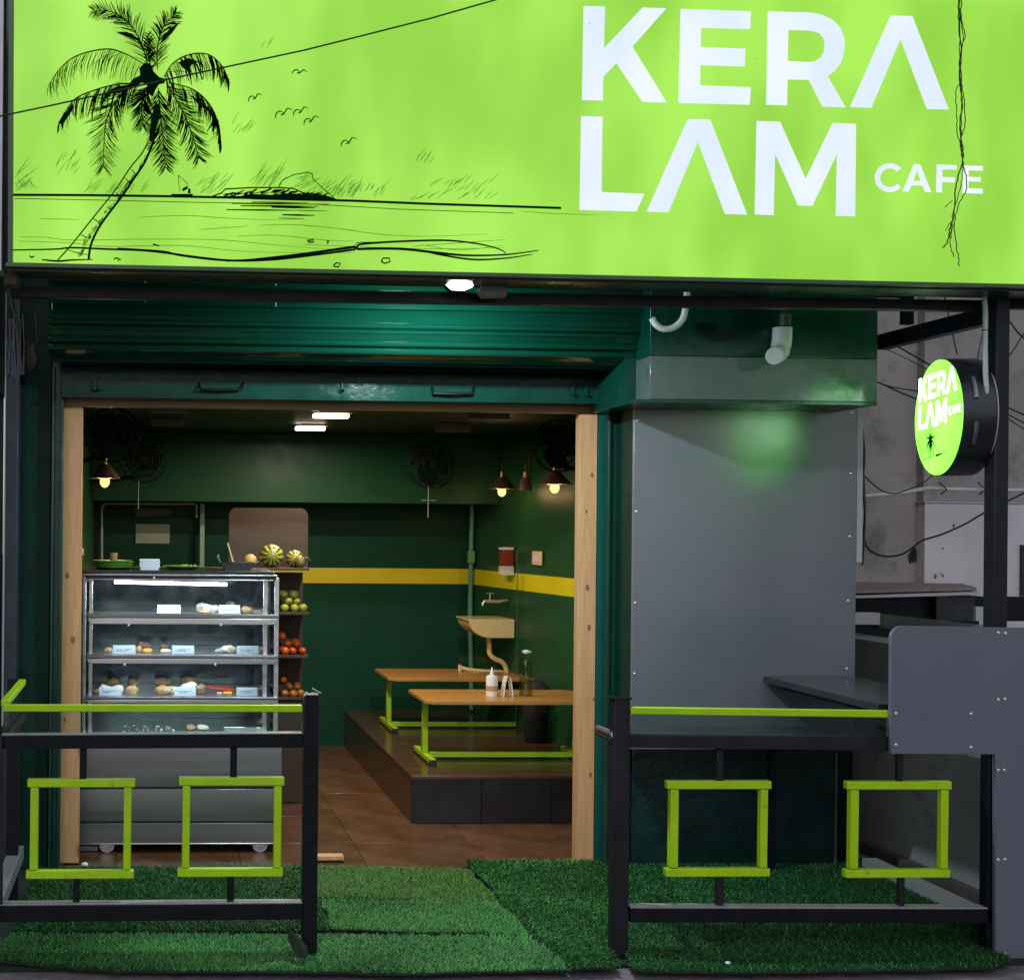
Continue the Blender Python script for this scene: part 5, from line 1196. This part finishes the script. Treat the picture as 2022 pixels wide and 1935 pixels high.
# lower body: bulging sheets
def sheetp(n, x0, y0, x1, y1, bulge):
    a, b, c, d = rect(x0, y0, x1, y1, CY); pr = []
    for i in range(9):
        t = i/8; pr.append((CY-bulge*math.sin(math.pi*t)**.8, c+(d-c)*t))
    part(n, MB().xprism(pr+[(CY+.02, d), (CY+.02, c)], a, b), M['steel_dull'], dc, bev=.001)
sheetp('upper_sheet', 150, 1472, 556, 1553, .0025); sheetp('middle_sheet', 152, 1558, 555, 1621, .003); sheetp('lower_sheet', 158, 1625, 552, 1664, .001)
cb_('seam', 152, 1553.5, 555, 1557.5, CY+.005, .02, 'steel_dark')
zb1 = ZZ(350, 1472, CY); zb0 = ZZ(350, 1664, CY)
part('body_core', MB().box(XL0-.02, XR0+.01, CY+.021, CY+CD, zb0+.002, zb1), M['steel_dark'], dc)
cb_('rim', 158, 1664.5, 552, 1667, CY-.004, .02, 'steel')
# castors
for x, yo in ((211, .03), (513, .03), (232, .5), (500, .5)):
    q = at(x, 1676, CY+yo); r = .038; zc_ = r+.002
    w = part('castor', MB().lathe([(r*.7, -.012), (r, -.01), (r, .01), (r*.7, .012)], (q.x, q.y, zc_), 22, 'y'), mat('castor_tyre', (.5, .5, .55), .4), dc)
    part('hub', MB().lathe([(r*.35, -.015), (r*.62, -.0135), (r*.6, -.0125)], (q.x, q.y, zc_), 18, 'y'), M['steel'], w)
    part('fork', MB().box(q.x-.012, q.x+.02, q.y-.02, q.y+.02, zc_+r*.9, zb0+.004), M['steel_dark'], dc)
# glass cabinet uprights and shelves
ztop = ZZ(350, 1128, CY)
def vpost(n, x0, x1, Y=CY, d=.018, m='steel'):
    a, b, _, _ = rect(x0, 1200, x1, 1400, Y); part(n, MB().box(a, b, Y, Y+d, zb1, ztop-.03), M[m], dc, bev=.002)
vpost('corner_post', 163, 169, CY+.03); vpost('corner_post', 541, 550, CY+.03); vpost('inner_post', 175, 182, CY+.06); vpost('inner_post', 519, 528, CY+.06)
vpost('outer_trim', 160, 162.5, CY, .4, 'steel_dark'); vpost('mid_trim', 529, 533, CY+.05, .02, 'steel_dark')
cb_('cap', 161, 1127, 543, 1133.5, CY, CD, 'steel_dark'); cb_('cap_trim', 162, 1134, 548, 1137, CY-.003, .03, 'steel'); cb_('cap_trim', 170, 1137.5, 546, 1143, CY+.01, .03, 'steel_dark'); cb_('cap_trim', 172, 1143.5, 540, 1146, CY+.008, .02, 'steel')
shz = []
for i, (y0, y1, xa, xb_) in enumerate(((1212, 1233, 172, 550), (1293, 1311, 170, 550), (1376, 1389, 168, 550))):
    ym = y0+(y1-y0)*.42
    a, b, c, d = rect(xa, ym, xb_, y1, CY-.01); part('shelf_front', MB().prism([(a+.012, c), (b-.015, c), (b, d), (a, d)], CY-.01, CY+.02), M['steel'], dc, bev=.003)
    a, b, c, d = rect(xa, y0, xb_, ym-.4, CY-.014); part('shelf_lip', MB().prism([(a, c), (b, c), (b-.004, d), (a+.004, d)], CY-.014, CY+.02), M['steel_dull'], dc, bev=.003)
    zz = ZZ(350, y0, CY); shz.append(zz)
    part('shelf', MB().box(XL0+.025, XR0-.025, CY+.021, CY+CD-.03, zz-.012, zz-.002), M['steel'], dc)
    for x in ((254, 436), (246, 425), (254, 436))[i] if i < 2 else ():
        q = at(x, y1+1, CY-.012); part('knob', MB().ball(q, .0065, 1, 10, 7), M['white'], dc)
for x in (304, 438):
    q = at(x, 1151, CY-.012) if x == 438 else at(x, 1141, CY-.012); part('knob', MB().ball(q, .006, 1, 10, 7), M['white'], dc)
zz = ZZ(350, 1449, CY); shz.append(zz)
part('bottom_deck', MB().box(XL0+.025, XR0-.025, CY+.0, CY+CD-.03, zz-.012, zz-.002), M['steel'], dc)
part('back_doors', MB().box(XL0+.02, (XL0+XR0)/2+.02, CY+CD-.028, CY+CD-.018, zb1+.002, ztop-.03), M['dark_glass'], dc)
part('back_doors', MB().box((XL0+XR0)/2-.02, XR0-.02, CY+CD-.016, CY+CD-.006, zb1+.002, ztop-.03), M['dark_glass'], dc)
for s, x in ((1, XL0+.006), (-1, XR0-.01)):
    part('side_glass', MB().box(x, x+.004, CY+.05, CY+CD-.03, zb1+.002, ztop-.03), M['glass'], dc, smooth=False)
for i, (y0, y1) in enumerate(((1147, 1211), (1235, 1292), (1313, 1375), (1391, 1447))):
    a, b, c, d = rect(183, y0, 518, y1, CY+.024); part('front_glass', MB().box(a, b, CY+.024, CY+.028, c+.002, d-.002), M['glass'], dc, smooth=False)
q0, q1 = at(226, 1149, CY+.05), at(448, 1154, CY+.05)
part('light_tube', MB().tube([q0, q1], .008, 10), emit('cool_tube', (.86, .95, 1.), 14), dc)
for i in range(4):
    ztp = [ztop-.05, shz[0]-.018, shz[1]-.018, shz[2]-.018][i]
    lamp('cabinet_light', 'AREA', ((XL0+XR0)/2-.03, CY+.034, ztp), [4.2, 2.4, 2.4, 1.8][i], (.78, .91, 1.), .72, ((XL0+XR0)/2-.03, CY+.14, ztp-.4), .012)
# food
M['card'] = mat('price_card_stock', (.42, .46, .54), .6, var=.05)
PM = {'bun': mat('baked_bun_crust', (.40, .20, .085), .45, var=.35, vs=22, dirt=(.5, .36, .24), dirt_at=.58, dirt_scale=22), 'sugar': mat('sugared_pastry', (.6, .5, .4), .6, var=.15, vs=30, bump=.6, bs=120),
      'brown': mat('brown_cake', (.22, .12, .07), .55, var=.4, vs=25, bump=.5, bs=90), 'choc': mat('grey_wrapped_roll', (.3, .28, .28), .35, var=.4, vs=16), 'red': mat('red_packet', (.6, .03, .02), .3), 'orange': mat('orange_slice', (.75, .3, .06), .4)}
def pastry(x0, x1, y0, lvl, m, lab, kind='pastry', sq=None, Y=None, name=None):
    Y = (Y or CY+.09)+.035; w = (x1-x0)*Y/FPX/2; x = XX((x0+x1)/2, 1300, Y); z = shz[lvl]
    h = max(.006, (ZZ((x0+x1)/2, y0, CY+.07)-z)/2)
    if Y > CY+.2: h = w*.62
    mb = MB().ball((x, Y, z+h*.98-.002), w, h/w, 20, 13, 1, .85, .38)
    o = single(name or kind, mb, PM[m], lab, kind, None); return o
pastry(386, 412, 1190, 0, 'choc', 'dark bun at the left of the row on the top shelf'); pastry(398, 420, 1192, 0, 'sugar', 'pale layered bun on the top shelf beside the dark bun', Y=CY+.07)
pastry(410, 432, 1194, 0, 'sugar', 'pale bun just left of the right tag on the top shelf', Y=CY+.08); pastry(392, 414, 1203, 0, 'bun', 'small golden bun in front on the top shelf', Y=CY+.05)
pastry(474, 499, 1197, 0, 'bun', 'golden bun right of the tag on the top shelf'); pastry(440, 470, 1190, 0, 'brown', 'brown bun behind the right tag on the top shelf', Y=CY+.16)
pastry(203, 224, 1280, 1, 'bun', 'small golden pastry left of the left tag on the middle shelf'); pastry(266, 281, 1276, 1, 'bun', 'round golden pastry right of the left tag on the middle shelf'); pastry(280, 301, 1281, 1, 'orange', 'orange pastry right of the left tag on the middle shelf')
pastry(270, 296, 1266, 1, 'brown', 'brown cake at the back left of the middle shelf', Y=CY+.25); pastry(316, 338, 1282, 1, 'sugar', 'pale pastry left of the centre tag on the middle shelf'); pastry(314, 334, 1268, 1, 'brown', 'brown cake at the back centre of the middle shelf', Y=CY+.25)
pastry(422, 446, 1281, 1, 'choc', 'grey roll left of the right tag on the middle shelf'); pastry(434, 466, 1276, 1, 'sugar', 'large pale roll touching the right tag on the middle shelf', Y=CY+.1); pastry(509, 522, 1281, 1, 'brown', 'brown roll at the right end of the middle shelf')
pastry(184, 202, 1362, 2, 'brown', 'brown doughnut at the left end of the lower shelf'); pastry(194, 220, 1355, 2, 'sugar', 'pale doughnut behind the left tag on the lower shelf', Y=CY+.12); pastry(222, 246, 1354, 2, 'sugar', 'sugared doughnut right of the left tag on the lower shelf', Y=CY+.1)
pastry(249, 275, 1355, 2, 'bun', 'golden doughnut standing apart on the lower shelf'); pastry(306, 342, 1355, 2, 'bun', 'large golden bun at the centre of the lower shelf'); pastry(330, 352, 1357, 2, 'sugar', 'pale bun next to the large golden bun on the lower shelf', Y=CY+.11)
pastry(356, 392, 1350, 2, 'sugar', 'white cream pastry behind the centre tag on the lower shelf', Y=CY+.12); pastry(384, 408, 1353, 2, 'brown', 'brown bun right of the centre tag on the lower shelf'); pastry(428, 440, 1368, 2, 'sugar', 'tiny white sweet left of the right tag on the lower shelf'); pastry(440, 462, 1366, 2, 'orange', 'orange snack beside the right tag on the lower shelf')
pastry(208, 236, 1334, 2, 'brown', 'dark cake far back left on the lower shelf', Y=CY+.38); pastry(250, 274, 1334, 2, 'brown', 'dark cake far back second from left on the lower shelf', Y=CY+.38); pastry(305, 335, 1334, 2, 'brown', 'dark cake far back centre on the lower shelf', Y=CY+.38); pastry(358, 390, 1334, 2, 'brown', 'dark cake far back right of centre on the lower shelf', Y=CY+.38)  # solid dark shapes stand in for pastry reflections in the back doors
pastry(368, 388, 1433, 3, 'bun', 'left of two golden buns on the bottom deck'); pastry(391, 413, 1433, 3, 'sugar', 'right of two pale buns on the bottom deck')
a, b, c, d = rect(408, 1356, 462, 1375, CY+.2); single('red_packet', MB().prism([(a, shz[2]+.02), (b, shz[2]+.004), (b, d-.012), (a, d)], CY+.2, CY+.3), PM['red'], 'flat red packet lying behind the buns on the lower shelf', 'packet', bev=.004)
a, b, c, d = rect(443, 1436, 520, 1446, CY+.08); single('foil_tray', MB().box(a, b, CY+.08, CY+.2, shz[3], shz[3]+.022), M['steel'], 'small foil tray on the bottom deck at right', 'tray', bev=.004)
mb = MB()
for _ in range(26): mb.ball((XX(random.uniform(240, 345), 1440, CY+.1), CY+random.uniform(.05, .25), shz[3]+.003), random.uniform(.003, .007), .6, 7, 5)
cr = single('crumbs', mb, PM['sugar'], 'white crumbs scattered on the bottom deck at left', 'crumbs'); cr['kind'] = 'stuff'
for x0, x1, y0, lvl, lab in ((310, 357, 1194, 0, 'blank looking white price card alone at centre on the top shelf'), (432, 475, 1196, 0, 'white price card between buns on the top shelf'), (222, 268, 1275, 1, 'white price card at left on the middle shelf'), (339, 384, 1275, 1, 'white price card at centre on the middle shelf'),
                         (467, 511, 1279, 1, 'white price card at right on the middle shelf'), (195, 240, 1360, 2, 'white price card at left on the lower shelf'), (344, 387, 1361, 2, 'white price card at centre on the lower shelf'), (467, 509, 1361, 2, 'white price card at right on the lower shelf')):
    Y = CY+.05; a, b, c, d = rect(x0, y0, x1, y0+16, Y); z = shz[lvl]; h = d-c
    t = thing('price_card', lab, 'price card', ((a+b)/2, Y, z), 'price cards in the food display')
    mb = MB().add([(a, Y, z), (b, Y, z), (b-.002, Y+.02, z+h), (a+.002, Y+.02, z+h), (a, Y+.034, z), (b, Y+.034, z)], [(0, 1, 2, 3), (3, 2, 5, 4)]); part('card', mb, M['card'], t, smooth=False)
    mb = MB(); 
    for k, (u0, u1, v) in enumerate(((.12, .8, .52), (.2, .62, .34))):
        n = 9
        for i in range(n):
            if random.random() < .2: continue
            p = u0+(u1-u0)*i/n; zz0 = z+h*v; yy = Y+.02*v-.0015
            mb.add([(a+(b-a)*p, yy, zz0), (a+(b-a)*(p+.05), yy, zz0), (a+(b-a)*(p+.05), yy, zz0+h*.07), (a+(b-a)*p, yy, zz0+h*.07)], [(0, 1, 2, 3)])
    part('print', mb, mat('card_print', (.08, .09, .2), .6), t, smooth=False)
# things on top of the cart
ZT = ztop+.001
def topx(px, Y): return XX(px, 1120, Y)
x0, x1 = topx(181, CY+.2), topx(262, CY+.2); xm = (x0+x1)/2; rw = (x1-x0)/2
gm = mat('green_plastic_plate', (.09, .27, .025), .3, var=.15, vs=12)
pl = thing('plate_stack', 'stack of bright green leaf plates at the left on the display cabinet', 'plates', (xm, CY+.2, ZT))
for k in range(5):
    z = ZT+k*.0075; part('plate', MB().lathe([(rw*.6, z), (rw*.65, z+.001), (rw*(1-.01*(k % 3)), z+.013), (rw*(1.0-.01*(k % 3)), z+.016), (rw*.62, z+.005)], (xm+.004*(k % 2), CY+.2, 0), 28), gm, pl)
q = Vector((topx(224, CY+.3), CY+.3, ZT)); mb = MB().lathe([(.02, 0), (.024, .03), (.018, .05), (.022, .075), (.02, .08)], q, 16); single('spice_jar', mb, PM['bun'], 'small brown jar behind the green plates', 'jar')
x0, x1 = topx(275, CY+.12), topx(316, CY+.12)
bx = thing('box_stack', 'stack of white takeaway boxes in the middle on the display cabinet', 'boxes', ((x0+x1)/2, CY+.12, ZT))
for k in range(5): part('box', MB().box(x0+.003*(k % 2)+(0.006 if k == 0 else 0), x1-.002*((k+1) % 2)-(.006 if k == 0 else 0), CY+.12, CY+.24, ZT+k*.0108, ZT+k*.0108+.0095), M['paper'], bx, bev=.002)
x0, x1 = topx(322, CY+.2), topx(397, CY+.2); xm = (x0+x1)/2; rw = (x1-x0)/2
tr1 = thing('green_tray', 'shallow green tray of small peas on the display cabinet', 'tray', (xm, CY+.2, ZT))
part('tray', MB().lathe([(rw*.5, 0), (rw*.55, .001), (rw, .018), (rw, .021), (rw*.5, .006)], (xm, CY+.2, ZT), 28), gm, tr1)
for k in range(12):
    part('pea', MB().ball((xm+random.uniform(-.0, .075), CY+.2+random.uniform(-.05, .05), ZT+.021), .0065, 1, 8, 6), mat('pea_green', (.3, .4, .15), .5) if k == 0 else bpy.data.materials['pea_green'], tr1)
x0, x1 = topx(436, CY+.12), topx(504, CY+.12); xm = (x0+x1)/2; rw = (x1-x0)/2
pn = thing('serving_pan', 'small dark steel serving pan with side handles on the display cabinet', 'pan', (xm, CY+.12, ZT))
mb = MB(); mb.prism([(xm-rw*.72, ZT), (xm+rw*.72, ZT), (xm+rw, ZT+.04), (xm+rw*.95, ZT+.042), (xm-rw*.95, ZT+.042), (xm-rw, ZT+.04)], CY+.12, CY+.24); part('pan', mb, M['steel_dark'], pn, bev=.003)
for s in (-1, 1):
    mb = MB(); c = Vector((xm+s*rw, CY+.16, ZT+.04)); mb.tube([c, c+Vector((s*.016, 0, .006 if s > 0 else .03)), c+Vector((s*.01, .03, .008 if s > 0 else .036)), c+Vector((0, .04, 0))], .004, 6); part('handle', mb, M['steel'], pn)
mb = MB(); mb.tube([(xm-.02, CY+.16, ZT+.036), Vector((topx(449, CY+.15), CY+.15, ZZ(449, 1072, CY+.15)))], .004, 6); single('serving_spoon', mb, M['ceramic'], 'thin pale serving spoon leaning out of the steel pan', 'spoon')
# object under the cart
a, b, c, d = rect(158, 1677, 193, 1687, CY+.05); single('floor_box', MB().box(a, b, CY+.05, CY+.12, .003, .027), mat('grey_pink_box', (.4, .36, .4), .5), 'small flat grey box on the floor beside the left castor', 'box', bev=.002)
